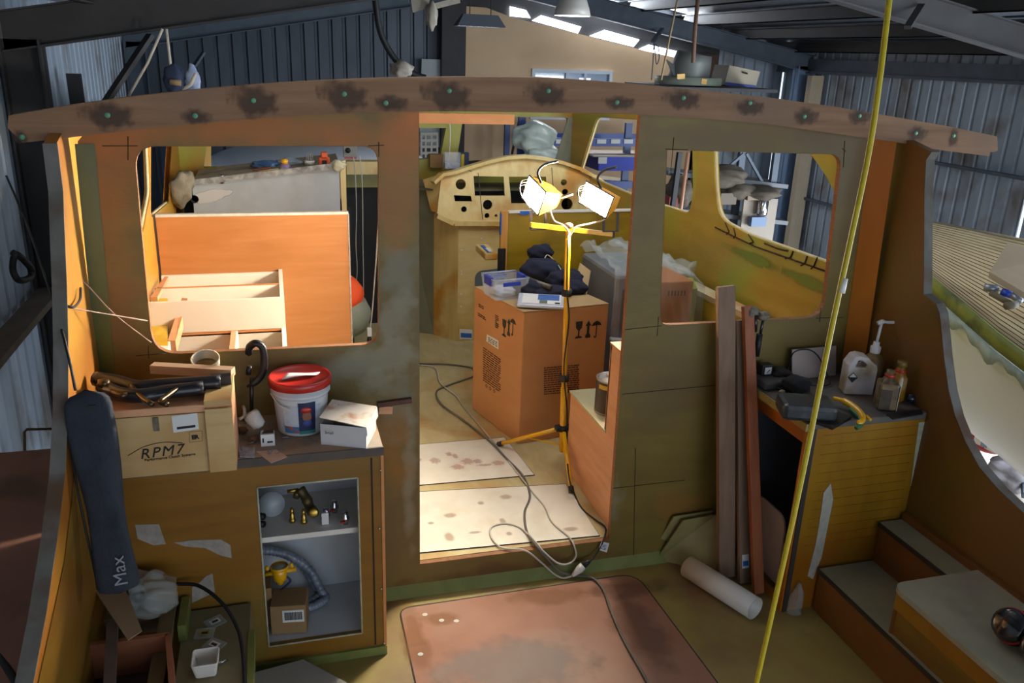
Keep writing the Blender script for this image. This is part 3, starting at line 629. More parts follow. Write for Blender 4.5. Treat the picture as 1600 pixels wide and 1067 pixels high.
# inner arch overhead at the aft corner of the window
# shelf ledge along the side
lg=thing('side_ledge','pale plywood ledge running along the right cabin side below the window','ledge',(2.2,1,.9))
struct(MB().box((-.62,3.19,-.8),(2.15,3.21,1.17)).build('wall_shade_forward',dark))  # black sheet stands in for the dark void below the windscreen
A=PR(1095,432);B=PR(1290,512); A=V(2.16,A.y,1.0)
zl=.93
def RZp(x,y): return Zp(x,y,zl)
pts=[RZp(1092,428),RZp(1250,497),RZp(1225,505),RZp(1092,442)]
L_=MB(); L_.prism([V(2.23,.1,zl),V(2.09,1.9,zl),V(2.19,1.9,zl),V(2.31,.1,zl)],(0,0,-.03)); L_.build('ledge_top',mat('whitish_ply','#b8a886','#c8ba9a',rough=.6,scale=4,stretch=(4,1,1),third='#b98a5a',tscale=2),lg)
MB().prism([V(2.235,.1,zl-.03),V(2.095,1.9,zl-.03),V(2.095,1.9,SZ),V(2.235,.1,SZ)],(.02,0,0)).build('ledge_front',hullin,lg)
sl,PL_,nL,dL=side('cabin_side','left cabin side with an amber glassed window post, seen through the left window',-.63,-.6,3.1,[
   (((150,205),(160,300),(222,372),(236,300),(232,205)),[.05,.1,.1,.05,.03]),
   (((236,205),(236,340),(262,318),(330,270),(330,205)),[.02,.05,.03,.02,.02])],-.03,1.9,mat('amber_glassed_side','#c88a2c','#d69a3a',rough=.4,scale=3,stretch=(1,1,.5),third='#bfa03c',tscale=2.2,coat=.2))
for (x,y,rx,rz) in ((240,480,.12,.08),): decal('filler_smear',PL_(x,y)+nL*.004,dL*rx,(0,0,rz),sm_fil,sl)
# ---------- windshield frame
WY=3.1
ws=thing('windshield_frame','glassed plywood windscreen frame with raked posts above the dash','windscreen frame',(.9,WY,0))
outer=[V(-.62,WY,1.17),V(2.15,WY,1.17),V(2.15,WY,1.72),V(1.0,WY,1.76),V(-.62,WY,1.70)]
h1=roundpoly(XZ(((325,180),(318,262),(420,268),(590,262),(640,262),(655,180)),WY),[0,.04,0,0,.03,0])
h2=roundpoly(XZ(((640,184),(640,246),(685,250),(698,184)),WY),[0,.03,.03,0])
h3=roundpoly(XZ(((724,181),(712,262),(872,266),(892,184)),WY),[.02,.02,.02,.05])
h4=roundpoly(XZ(((928,184),(903,262),(900,320),(1045,330),(1060,184)),WY),[.04,.02,.02,.02,.02])
hatch_open=XZ(((545,265),(592,265),(640,265),(640,560),(545,560)),WY)
MB().prism(outer,(0,.07,0),holes=[XZ(((325,200),(318,262),(652,262),(652,250),(688,246),(697,200)),WY),h3]).build('frame',mat('olive_glassed_frame','#8c8a2e','#a09a3c',rough=.4,scale=3,third='#a3742a',tscale=2.5,coat=.2),ws,weld=False)
mb=MB(); mb.prism([Yp(*p,WY-.01) for p in ((888,184),(917,184),(893,268),(864,262))],(0,.008,0)); mb.build('grey_post_face',mat('grey_glass_face','#7d7c68','#8d8c78',rough=.6,scale=10),ws)
mb=MB(); 
for i in range(9):
    f=i/8; mb.bar(Yp(914-24*f,186+80*f,WY-.015),Yp(920-24*f,188+80*f,WY-.015),.012,.008)
mb.bar(Yp(914,184,WY-.015),Yp(889,268,WY-.015),.01,.008); mb.bar(Yp(921,184,WY-.015),Yp(896,268,WY-.015),.01,.008)
mb.build('ladder_marks',inkb,ws)
# header board over the doorway inside
tag(MB().box((.35,2.6,1.655),(1.55,2.64,1.72)).build('header_board',okoume),'orange plywood header board inside the cabin above the doorway','board')
# ================= cabin interior
# ---------- settee and orange panel
PY=1.7
pz=Yp(443,420,PY).z
op=thing('plywood_partition','tall orange plywood panel standing behind the white open lockers','panel',(0,PY,SZ))
xl0,xr0=-.6,Yp(545,400,PY).x
MB().box((xl0,PY,SZ),(xr0,PY+.018,Yp(400,337,PY).z)).build('panel',mat('orange_ply','#a96a34','#b87a44',rough=.45,scale=2.2,stretch=(1,1,9),bump=.05,bscale=25,third='#b0713a',tscale=3),op)
zt=Yp(400,337,PY).z
MB().box((xl0,PY-.004,zt),(xr0+.004,PY+.03,zt+.014)).build('top_edge',mat('dusty_white_edge','#bdb6a8','#cfc8ba',rough=.8,scale=30),op)
MB().box((xr0,PY-.003,SZ),(xr0+.008,PY+.03,zt)).build('side_edge',mat('filler_streaked_edge','#8b7a6c','#b0a498',rough=.8,scale=30),op)
se=thing('settee_lockers','white painted open-topped settee lockers on two levels in front of the orange panel','lockers',(-.3,1.2,SZ))
ya=Zp(443,465,pz).y; yb=.70; z2=Yp(447,512,ya).z
xe=.012; xi=-.6
MB().box((xe-.02,yb,SZ),(xe,PY-.002,z2)).build('end_panel',cream,se)
MB().box((xe-.02,ya,z2),(xe,PY-.002,pz)).build('end_panel',cream,se)
ym=Zp(443,443,pz).y
MB().box((xi,ya,z2-.25),(xe-.02,ya+.018,pz)).build('step_panel',cream,se)
MB().box((xi,ym,z2),(xe-.02,ym+.012,pz-.004)).build('divider',cream,se)
MB().box((xi,ym-.001,pz-.004),(xe-.02,ym+.013,pz)).build('divider_edge',okoume,se)
MB().box((xi,PY-.02,z2-.1),(xe-.02,PY-.003,pz-.012)).build('back_lining',cream,se)
MB().box((xi,ya,z2-.02),(xe-.02,PY-.02,z2)).build('locker_floor',cream,se)
MB().box((xi,yb,z2-.3),(xe-.02,ya,z2-.28)).build('locker_floor',cream,se)
MB().box((xi,yb,SZ),(xe-.02,yb+.018,z2)).build('front_panel',cream,se)
MB().box((xi,ya-.004,z2-.012),(xe-.02,ya,z2-.002)).build('ledge_strip',okoume,se)
dx=Zp(365,520,z2).x
MB().box((dx-.012,yb,z2-.28),(dx+.012,ya-.004,z2)).build('divider',okoume2,se)
MB().box((dx+.012,yb,z2-.28),(dx+.018,ya-.004,z2-.002)).build('divider_lining',cream,se)
d2=Zp(258,540,z2).x
MB().box((d2-.02,yb,z2-.28),(d2+.015,ya-.004,z2)).build('divider',cream,se)
# slanting front divider and edge along the hull
q=[Zp(262,530,z2),Zp(275,527,z2),Zp(292,463,pz-.02),Zp(283,463,pz-.02)]
MB().prism([Zp(284,465,pz-.01),Zp(293,466,pz-.01),Zp(274,532,z2+.004),Zp(262,532,z2+.004)],(0,0,-.06)).build('sloping_edge',okoume2,se)
MB().prism([Zp(257,432,pz),Zp(263,432,pz),Zp(246,464,pz),Zp(235,464,pz)],(0,0,-.02)).build('sloping_edge',okoume2,se)
# glossy resin box end at the hull side
MB().prism([Zp(236,466,pz-.05),Zp(262,466,pz-.05),Zp(262,540,z2),Zp(232,540,z2)],(0,0,-.05)).build('resin_corner',mat('glossy_yellow_resin','#b98e12','#d8b42c',rough=.12,scale=8,bump=.5,bscale=14,coat=.6),se)
# ---------- grey galley locker behind with its cluttered top
GY=2.55
gt=thing('galley_locker','grey primed locker front with a dusty cluttered top behind the orange panel','locker',(0,GY,SZ))
g=XZ(((300,338),(538,338),(527,262),(400,273),(300,290)),GY)
pts=[V(g[0].x,GY,SZ),V(g[1].x,GY,SZ),Yp(531,258,GY),Yp(300,287,GY)]
MB().prism(pts,(0,.015,0)).build('front_panel',greyp,gt)
tz=lambda x,y:Yp(x,y,GY)
bk4=[tz(300,285),tz(531,258)]; 
MB().prism([bk4[0],bk4[1],bk4[1]+V(.02,.62,.0),bk4[0]+V(.0,.62,.0)],(0,0,-.02)).build('top',mat('dusty_galley_top','#a39c8c','#8a8272',rough=.8,scale=8,third='#6b6252',tscale=6),gt)
MB().bar(bk4[0]+V(0,-.008,0),bk4[1]+V(0,-.008,0),.02,.035).build('top_strip',mat('pitted_edge','#6f6a62','#b5b2aa',rough=.8,scale=25),gt)
e0,e1=Yp(535,250,GY),Yp(540,338,GY)
MB().prism([Yp(530,253,GY),Yp(540,250,GY),Yp(541,338,GY)+V(0,0,-.6),Yp(531,338,GY)+V(0,0,-.6)],(0,.03,0)).build('end_post',ypine,gt)
MB().blob(Yp(528,258,GY-.01),(.045,.03,.03),8,.25,3).build('filler_lump',mat('cream_filler','#c9bf98','#d8cfae',rough=.8,scale=20,bump=.4),gt)
c=Yp(304,311,GY-.002); MB().lathe([(0,0),(.022,0),(.024,.004)],c,(0,-1,0),16).build('hole',dark,gt)
decal('filler_smear',Yp(330,305,GY-.001),(.13,0,.02),(0,0,.04),sm_fil,gt)
# crumpled glass cloth at its left end
tag(MB().blob(Yp(283,295,GY),(.07,.08,.11),14,.14,5,Matrix.Rotation(.4,3,'Y')).build('torn_sheet',mat('brown_torn_sheet','#7a6c54','#a39a86',rough=.8,scale=8,bump=.5)),'crumpled brown sheet at the left end of the grey locker','torn sheet')
tp_z=bk4[0].z+.01
def on(x,y,yo=.15): 
    p=Yp(x,y,GY+yo); return p
def galley(nm,lab,cat,mb,m,**k): return tag(mb.build(nm,m,**k),lab,cat)
# timber strips on top
galley('timber_strip','long cream timber strip lying on the grey locker top','timber',MB().bar(on(310,288,.08),on(520,262,.08),.03,.022),ypine)
a,b=on(366,279,.05),on(437,268,.05)
galley('timber_block','short pale yellow timber block beside the green jar','timber',MB().bar(a,b,.03,.045),ypine,bevel=.003)
galley('timber_strip','back timber strip on the grey locker with gaps in it','timber',MB().bar(on(420,272,.28),on(518,255,.28),.04,.03),ypine)
j=thing('jar','small green-labelled jar with a yellow lid on the timber strips','jar',on(446,276,.04))
c=on(446,277,.04); MB().lathe([(0,0),(.03,0),(.033,.01),(.033,.075),(.026,.085),(0,.085)],c).build('body',mat('jar_purple','#6f5a7c','#8a7496',rough=.3,scale=15),j)
MB().lathe([(.0335,.012),(.0337,.012),(.0337,.06),(.0335,.06)],c).build('label_band',mat('green_label','#86b060','#b8d49a',rough=.5,scale=40),j)
MB().lathe([(0,.085),(.02,.085),(.022,.105),(.008,.115),(0,.115)],c).build('lid',yel,j)
c=on(347,287,.0)+V(0,-.0,0); galley('socket','chrome socket tool standing on the grey locker edge','tool',MB().lathe([(0,0),(.014,0),(.016,.01),(.014,.03),(.017,.032),(.017,.055),(.011,.055),(.011,.04),(0,.04)],c),chrome)
c=on(402,277,.0); galley('bolt','short chrome fitting on the timber block','fitting',MB().lathe([(0,0),(.009,0),(.008,.03),(0,.03)],c+V(0,0,.01)),chrome)
galley('sanding_block','brown sanding block on the cluttered locker top','block',MB().bar(on(395,268,.1),on(423,264,.1),.03,.03),mat('brown_block','#6a3a28','#7a4633',rough=.8,scale=10),bevel=.003)
galley('blue_bag','crumpled blue plastic bag on the locker top','bag',MB().blob(on(415,258,.3),(.09,.05,.028),12,.2,9),mat('blue_film','#3c5c84','#54769e',rough=.3,bump=.6,scale=10))
galley('grey_rag','crumpled grey rag behind the green jar','rag',MB().blob(on(452,254,.35),(.08,.05,.03),12,.2,4),mat('grey_cloth','#7c8894','#98a2ac',rough=.9,scale=12,bump=.6))
c=on(484,258,.2); galley('glass_pot','white pot of small nozzles on the locker top','pot',MB().lathe([(0,0),(.03,0),(.034,.03),(.03,.032),(.028,.008),(0,.008)],c),white)
for k in range(4):
    p=c+V(-.018+.012*k,.005*(k%2),.02); galley('nozzle',f'grey nozzle in the white pot, {["leftmost","left of centre","right of centre","rightmost"][k]}','nozzle',MB().tube([p,p+V(0,0,.03),p+V(.001,0,.055+.006*(k%2))],[.007,.006,.002]),mat('putty_grey','#7d7870','#938e86',rough=.6,scale=20))
t=thing('charger','small orange charger tool at the right end of the locker top','tool',on(507,255,.15)); c=on(507,262,.15)
MB().box((c.x-.035,c.y-.02,c.z),(c.x+.035,c.y+.02,c.z+.07)).build('body',mat('orange_plastic','#d8521c','#e2602a',rough=.4,scale=9),t,bevel=.008)
MB().box((c.x-.02,c.y-.03,c.z+.065),(c.x+.02,c.y+.015,c.z+.1)).build('head',MAT['orange_plastic'],t,bevel=.006)
MB().box((c.x-.015,c.y-.024,c.z+.02),(c.x+.015,c.y-.0205,c.z+.05)).build('screen',dark,t)
t=thing('tray','clear plastic tray under the orange charger','tray',on(500,262,.1)); c=on(503,262,.12)
MB().box((c.x-.07,c.y-.03,c.z-.025),(c.x+.07,c.y+.06,c.z)).build('tray_body',clear,t)
# power board post with socket and cables
pw=thing('power_box','grey power point box with a black plug above the dark companionway','power point',Yp(547,238,GY+.3))
c=Yp(547,236,GY+.3); MB().box((c.x-.045,c.y-.01,c.z-.04),(c.x+.045,c.y+.02,c.z+.035)).build('box',mat('grey_box_plastic','#8d8a84',rough=.5),pw,bevel=.004)
MB().lathe([(0,-.03),(.016,-.028),(.018,-.012),(0,-.012)],c+V(-.015,0,.005),(0,1,0),14).build('plug',dark,pw)
MB().box((c.x-.04,c.y-.012,c.z-.05),(c.x+.04,c.y+.0,c.z-.04)).build('base_strip',red,pw)
def strand(nm,lab,px,Y,r,m):
    tag(MB().tube(bez([Yp(x,y,Y) for x,y in px],6),r,6).build(nm,m),lab,'cable')
wc=mat('dirty_white_cable','#b8b0a2','#c8c0b2',rough=.6,scale=12)
strand('hanging_cable','white cable hanging in the dark companionway, left one',((552,245),(555,270),(557,330),(556,380),(558,420),(556,450)),GY+.25,.0035,wc)
strand('hanging_cable','white cable hanging in the dark companionway, middle one',((562,243),(566,290),(567,380),(568,450),(566,520)),GY+.2,.0035,wc)
strand('hanging_cable','pale cable hanging at the right edge of the dark companionway, ending in a plug',((592,330),(588,400),(582,480),(578,517)),GY-.6,.0045,wc)
tag(MB().box(tuple(Yp(577,522,GY-.62)+V(-.012,-.01,-.012)),tuple(Yp(577,522,GY-.62)+V(.014,.01,.04))).build('cable_tag',paper),'white tag on the plug at the bottom of the companionway','tag')
tag(MB().lathe([(0,0),(.012,0),(.015,.03),(.006,.05),(0,.05)],Yp(577,527,GY-.62)+V(0,0,-.04)).build('cable_plug',dark),'black plug at the end of the pale hanging cable','plug')
# yellow ledge above the companionway
tag(MB().box(tuple(V(Yp(541,262,3.0).x,2.98,Yp(560,272,3.0).z)),tuple(V(Yp(650,262,3.0).x,3.09,Yp(560,252,3.0).z))).build('companionway_sill',ypine),'yellow timber sill over the dark companionway','sill')
# companionway side, its shade put into the black colour
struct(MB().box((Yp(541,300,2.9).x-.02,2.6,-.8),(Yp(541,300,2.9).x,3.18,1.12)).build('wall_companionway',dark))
# ---------- person bending behind the orange panel
def skin(name,joints,edges,m,parent=None,sub=2):
    me=bpy.data.meshes.new(name); me.from_pydata([tuple(j[0]) for j in joints],edges,[]); o=bpy.data.objects.new(name,me); COL.objects.link(o)
    if parent: o.parent=parent; o.location=-parent.location
    s=o.modifiers.new('skin','SKIN'); 
    for i,j in enumerate(joints):
        r=j[1] if isinstance(j[1],tuple) else (j[1],j[1]); me.skin_vertices[0].data[i].radius=r
    me.skin_vertices[0].data[0].use_root=True
    s.use_smooth_shade=True; b=o.modifiers.new('sub','SUBSURF'); b.levels=sub; b.render_levels=sub
    me.materials.append(m); return o
hc=Yp(553,478,2.12)   # middle of the hips
pp=thing('person','crouching person bending forward in an orange shirt and grey-green trousers behind the panel','person',(hc.x-.1,2.12,SZ))
H=V(hc.x-.045,2.15,hc.z+.0)
skm=mat('skin','#a8765c','#b5836a',rough=.5,scale=20)
# one continuous body surface: pelvis, spine, head, arms, legs
J=[(H,.10),(H+V(-.12,0,.09),.10),(H+V(-.27,0,.12),.12),(H+V(-.40,0,.09),.10),(H+V(-.47,-.01,.06),.05),(H+V(-.55,-.01,.03),.075),(H+V(-.62,-.01,0),.07),
   (H+V(-.38,-.18,.05),.055),(H+V(-.45,-.2,-.18),.045),(H+V(-.6,-.15,-.3),.032),(H+V(-.38,.18,.05),.055),(H+V(-.45,.2,-.18),.045),(H+V(-.6,.15,-.3),.032),
   (H+V(-.02,-.1,-.03),.09),(H+V(-.36,-.13,-.12),.065),(H+V(-.1,-.12,-.32),.045),(H+V(-.2,-.12,-.37),.035),
   (H+V(-.02,.1,-.03),.09),(H+V(-.36,.13,-.12),.065),(H+V(-.1,.12,-.32),.045),(H+V(-.2,.12,-.37),.035)]
Eg=[(0,1),(1,2),(2,3),(3,4),(4,5),(5,6),(3,7),(7,8),(8,9),(3,10),(10,11),(11,12),(0,13),(13,14),(14,15),(15,16),(0,17),(17,18),(18,19),(19,20)]
skin('body',J,Eg,skm,pp)
hp0=Yp(543,490,2.12); sh0=Yp(530,460,2.12)
mb=MB().blob(sh0,(.15,.16,.13),20,.02,4); mb.tube(bez([sh0,sh0+V(-.18,0,.04),sh0+V(-.34,0,.02)],4),[.13,.13,.13,.13,.135,.135,.135,.12,.09],16)
for s in (-1,1): mb.tube([sh0+V(-.28,.13*s,.02),sh0+V(-.34,.2*s,-.06),sh0+V(-.36,.2*s,-.14)],[.07,.062,.055],12)
mb.build('shirt',mat('orange_cloth','#f0501c','#f45a26',rough=.8,scale=6,bump=.3),pp)
mb=MB().blob(hp0,(.145,.16,.15),20,.03,6)
for s in (-1,1): mb.tube(bez([hp0+V(.0,.09*s,-.01),hp0+V(-.2,.12*s,-.03),hp0+V(-.38,.13*s,-.05),hp0+V(-.26,.13*s,-.2),hp0+V(-.12,.13*s,-.33)],4),[.11,.11,.1,.1,.095,.09,.085,.085,.08,.08,.075,.07,.065,.06,.06,.06,.06],14)
mb.build('trousers',mat('grey_green_cloth','#7d8070','#8c8f7e',rough=.9,scale=9,bump=.5,bscale=12),pp)
for s in (-1,1): MB().blob(H+V(-.12,.12*s,-.42),(.13,.045,.05),10).build('boot',mat('brown_boot','#4e3424',rough=.6),pp)
MB().blob(H+V(-.6,-.01,.03),(.085,.08,.085),12).build('hair',mat('brown_hair','#3a2a1e',rough=.8,bump=.5),pp)
for s in (-1,1):
    for k in range(5):
        p=H+V(-.62,.15*s+(k-2)*.018,-.31); MB().tube([p,p+V(-.035,0,-.02),p+V(-.05,0,-.045)],[.009,.008,.007],6).build('finger',skm,pp)
# ---------- dash console
DYc=2.67
da=thing('dash_console','yellow plywood helm console with an arched top and cut-outs for instruments','console',(1.6,DYc,SZ))
def tilt(px): return [Pl(x,y,(1.5,DYc,1.03),(0,-1,.35)) for x,y in px]
# lower box
b0=Zp(714,533,SZ); 
zt=Yp(714,347,DYc).z
xR=2.1
MB().box((b0.x,DYc,SZ),(xR,DYc+.02,zt)).build('front_panel',yply,da)
bl=Zp(677,522,SZ); 
MB().prism([V(b0.x,DYc,SZ),V(bl.x,2.85,SZ),V(bl.x,2.85,zt+.03),V(b0.x,DYc,zt)],(.01,.02,0)).build('corner_panel',ypine,da)
MB().prism([V(bl.x,2.85,SZ),V(Zp(655,521,SZ).x-.05,2.95,SZ),V(Zp(655,521,SZ).x-.1,3.08,1.25),V(bl.x-.0,2.85,1.25)],(.0,.02,0)).build('side_wing',mat('grey_olive_ply','#7d7a60','#8d8a6e',rough=.6,scale=5),da)
face=tilt(((683,333),(709,346),(985,344),(985,328),(962,305),(935,283),(908,268),(880,258),(850,251),(820,248),(790,250),(762,256),(735,264),(708,272),(690,272)))
def circ(x,y,r,n=16): return [ (x+r*math.cos(2*PI*k/n),y+r*1.05*math.sin(2*PI*k/n)) for k in range(n)]
def rc_(x0,y0,x1,y1): return [(x0,y0),(x1,y0+1),(x1+2,y1),(x0+2,y1)]
holes=[circ(720,288,8),rc_(709,305,736,315),circ(725,327,4.5),rc_(740,275,787,306),circ(762,320,7.5),circ(761,337,4,10),circ(775,337,2.2,8),[(795,276),(853,276),(856,318),(799,318)],circ(881,285,4.8),circ(883,300,4.8),circ(886,319,9)]
MB().prism(face,(0,.016,0),holes=[tilt(h) for h in holes]).build('instrument_panel',ypine,da,weld=False)
arc=tilt(((676,286),(690,273),(708,270),(735,261),(762,253),(790,247),(820,245),(850,248),(880,255),(908,265),(935,280),(962,302),(988,328)))
mb=MB()
for i in range(len(arc)-1): mb.bar(arc[i]+V(0,-.01,.005),arc[i+1]+V(0,-.01,.005),.06,.022)
mb.build('arched_trim',ypine,da)
mb=MB()
lw_=tilt(((683,334),(709,346),(985,346)))
for i in range(2): mb.bar(lw_[i]+V(0,-.012,-.01),lw_[i+1]+V(0,-.012,-.01),.04,.03)
mb.build('lower_trim',ypine,da)
sd=tilt(((676,286),(690,272),(709,346),(683,334)))
MB().prism([sd[1],sd[2],sd[3]+V(-.02,.12,0),sd[0]+V(-.04,.15,0)],(.003,.012,0)).build('side_cheek',ypine,da)
mb=MB(); mb.bar(*tilt(((747,270),(754,343))),.004,.004); mb.bar(*tilt(((862,262),(868,343))),.004,.004); mb.bar(*tilt(((732,266),(737,268))),.004,.004); mb.build('panel_joint',caulk,da)
MB().prism([V(bl.x-.2,2.86,1.2),V(b0.x,DYc+.1,1.2),V(xR,DYc+.1,1.2),V(2.1,3.09,1.2),V(bl.x-.3,3.09,1.2)],(0,0,-.01)).build('dash_top',mat('dark_olive_top','#4e4a30','#5d583c',rough=.7,scale=5),da)
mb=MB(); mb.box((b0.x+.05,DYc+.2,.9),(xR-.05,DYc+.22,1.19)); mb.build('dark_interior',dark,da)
for x,y in ((721,391),(721,424),(721,428),(720,460),(720,479),(752,373)): MB().blob(Yp(x,y,DYc-.003),(.006,.004,.006),6).build('screw_filler',white,da)
o=roundpoly([Yp(742,500,DYc-.003),Yp(742,424,DYc-.003),Yp(790,418,DYc-.003),Yp(790,500,DYc-.003)],[0,.06,0,0]); MB().prism(o,(0,.002,0)).build('dark_cutout',mat('grey_void','#5d6468',rough=.8),da)
l_=[Yp(*p,DYc-.004) for p in ((718,514),(738,515),(738,530),(718,530))]; MB().prism(l_,(0,.002,0)).build('label',paper,da); l_=[Yp(*p,DYc-.006) for p in ((720,520),(737,521),(737,528),(720,527))]; MB().prism(l_,(0,.001,0)).build('label_print',tapeb,da)
# items on the dash
t=thing('clear_box','small clear plastic box on the left end of the dash top','box',Yp(707,262,2.9)); c=Yp(706,263,2.9)
MB().box((c.x-.055,c.y-.03,c.z),(c.x+.055,c.y+.04,c.z+.11)).build('box_body',clear,t); MB().box((c.x-.05,c.y-.025,c.z+.003),(c.x+.05,c.y+.03,c.z+.04)).build('contents',mat('mixed_grey','#7e8290','#b8bcc8',rough=.5,scale=60),t)
t=thing('carton','small dark blue and yellow carton beside the clear box','carton',Yp(724,262,2.95)); c=Yp(724,263,2.95)
MB().box((c.x-.02,c.y-.02,c.z),(c.x+.035,c.y+.03,c.z+.11)).build('carton_body',mat('navy_card','#27304e',rough=.6),t); MB().box((c.x-.021,c.y-.022,c.z),(c.x+.0,c.y-.0201,c.z+.1)).build('yellow_side',mat('yellow_card','#c8a820',rough=.6),t)
tag(MB().blob(Yp(742,258,3.0),(.13,.08,.03),10,.15,2).build('black_cloth',mat('black_cloth','#20201f',rough=.9)),'black cloth heaped on the dash top','cloth')
tag(MB().box(tuple(Yp(672,262,3.05)),tuple(Yp(672,262,3.05)+V(.1,.08,.09))).build('brown_block',cardd),'small brown block on the dash beside the left post','block')
tag(MB().tube(bez([Yp(702,182,3.05),Yp(703,210,3.05),Yp(702,240,3.0),Yp(701,255,2.98)],6),.005,6).build('hanging_cable',wc),'white cable hanging over the left end of the dash','cable')
# ---------- helm seat panel
HY=1.9
hs=thing('helm_seat_panel','tall dark-grained yellow plywood panel behind the work lights','panel',(1.7,HY,SZ))
pl=[Yp(795,333,HY),Yp(990,339,HY)]
MB().box((pl[0].x,HY,SZ),(2.2,HY+.02,pl[0].z)).build('panel',grainy,hs)
MB().box((pl[0].x-.045,HY+.0,SZ),(pl[0].x-.002,HY+.03,pl[0].z+.01)).build('end_post',mat('orange_pine','#c98a3a','#d8a054',rough=.4,scale=4,stretch=(6,6,.6),coat=.2),hs)
MB().box((pl[0].x,HY-.006,pl[0].z),(2.2,HY+.026,pl[0].z+.012)).build('top_edge',white,hs)
MB().box((pl[0].x-.05,HY-.004,pl[0].z-.13),(pl[0].x-.043,HY+.02,pl[0].z)).build('tape_strip',tapeb,hs)
MB().box((Yp(812,333,HY).x,HY-.0075,pl[0].z-.01),(Yp(832,333,HY).x,HY-.006,pl[0].z+.013)).build('tape_strip',tapeb,hs)
t=thing('side_shelf','small yellow pine shelf box left of the helm seat panel','shelf',(1.25,2.0,.8))
a=Yp(757,395,2.1); MB().box((a.x,2.08,a.z-.045),(pl[0].x-.01,2.35,a.z)).build('shelf_body',ypine,t,bevel=.008)
MB().box((a.x+.02,2.1,a.z),(pl[0].x-.05,2.3,a.z+.004)).build('blue_sheet',tapeb,t); MB().box((a.x+.03,2.1,a.z+.004),(pl[0].x-.04,2.2,a.z+.008)).build('paper_sheet',paper,t)
a=Yp(778,388,1.86); tag(MB().box((a.x,1.84,SZ),(Yp(789,388,1.86).x,1.86,a.z)).build('black_post',dark),'narrow black upright strip left of the helm seat panel','strip')
# ---------- cardboard box
A,B,C=V(1.035,1.48,SZ),V(1.172,.975,SZ),V(1.665,1.05,SZ); D=A+C-B; BZ=.865
cb=thing('cardboard_box','big brown cardboard box with packing symbols standing on the cabin floor','box',(A+C)/2)
MB().prism([A,B,C,D],(0,0,BZ-SZ)).build('carton',card,cb,bevel=.006)
MB().prism([V(p.x,p.y,BZ)+V(0,0,.001) for p in (A,B,C,D)],(0,0,.004)).build('top_flap',mat('pale_cardboard','#a98a5e','#b5966a',rough=.8,scale=4),cb)
nl=(B-A).normalized(); nL_=V(nl.y,-nl.x,0); nL_=nL_ if nL_.x<0 else -nL_
rr=(C-B).normalized(); nR_=V(rr.y,-rr.x,0); nR_=nR_ if nR_.y<0 else -nR_
def onL(x,y): return Pl(x,y,B+nL_*.001,nL_)
def onR(x,y): return Pl(x,y,B+nR_*.001,nR_)
def symbols(P,cx,cy,s,r,n,par):
    # cup, up arrow, umbrella
    c=P(cx-17*s,cy); u=V(0,0,1); k=.042*s if s else 0; k=.05
    def pg(c,pts): MB().prism([c+r*(a*k)+u*(b*k) for a,b in pts],n*.0008).build('packing_mark',ink,par)
    pg(c,[(-.4,.9),(.4,.9),(.35,.2),(.08,-.1),(.08,-.7),(.4,-.8),(.4,-.95),(-.4,-.95),(-.4,-.8),(-.08,-.7),(-.08,-.1),(-.35,.2)])
    c=P(cx,cy); pg(c,[(0,1),(.35,.45),(.14,.45),(.14,-.4),(.3,-.6),(.3,-.9),(-.3,-.9),(-.3,-.6),(-.14,-.4),(-.14,.45),(-.35,.45)])
    c=P(cx+15*s,cy); pg(c,[(-.6,.45),(-.4,.8),(0,1),(.4,.8),(.6,.45),(.06,.5),(.06,-.8),(-.15,-.95),(-.3,-.7),(-.2,-.65),(-.12,-.8),(-.06,-.75),(-.06,.5)])
symbols(onR,919,515,.85,rr,nR_,cb)
symbols(onL,795,512,.42,-nl*-1,nL_,cb)
def lines(P,x0,y0,x1,y1,dy,n,nrm,seed):
    rnd=random.Random(seed); mb=MB()
    for i in range(n):
        a=x0
        while a<x1-2:
            w=rnd.uniform(2.,6) ; b=min(a+w,x1); f=(a-x0)/(x1-x0); g=(b-x0)/(x1-x0); y=y0+i*dy
            mb.bar(P(a,y+(y1-y0)*f),P(b,y+(y1-y0)*g),.004,.004); a=b+rnd.uniform(.8,1.6)
    mb.build('small_print',inkb,cb)
lines(onR,850,575,905,570,3.4,13,nR_,1); lines(onL,755,543,782,562,3.6,15,nL_,2); lines(onL,748,475,758,481,3,2,nL_,3); lines(onL,747,489,759,497,3,2,nL_,4); lines(onL,774,492,779,495,3,7,nL_,5)
MB().prism([onL(*p) for p in ((761,522),(779,532),(779,546),(760,533))],nL_*.001).build('shipping_label',paper,cb)
lines(onL,763,527,777,535,3,3,nL_*2,8)
for k in range(3): MB().lathe([(.007,0),(.01,0),(.01,.001),(.007,.001)],onL(760+6*k,603+4*k),nL_,12).build('round_mark',ink,cb)
# things on the box
def onT(x,y,dz=.006): return Zp(x,y,BZ+dz)
tb=thing('storage_tub','clear plastic tub with blue clips on the near left corner of the cardboard box','tub',onT(785,460))
p=[onT(756,466),onT(795,478),onT(823,462),onT(790,448)]
q=[Zp(754,426,BZ+.1),Zp(795,440,BZ+.1),Zp(822,436,BZ+.1),Zp(790,425,BZ+.1)]
c=sum(p,Vector())/4; ax=V(.95,.18,0).normalized(); ay=V(-ax.y,ax.x,0)
def rbox(c,w,d,z0,z1,f=1): return [c+ax*(sx*w*f)+ay*(sy*d*f)+V(0,0,z) for z in (z0,) for sx,sy in ((-1,-1),(1,-1),(1,1),(-1,1))]
c=V(c.x-.005,c.y+.02,BZ+.006); lo=rbox(c,.085,.075,0,0); hi=rbox(c,.1,.085,.11,0)
mb=MB(); mb.add(lo+hi,[(0,1,2,3),(0,1,5,4),(1,2,6,5),(2,3,7,6),(3,0,4,7)]); mb.build('tub_body',clear,tb,solid=.003)
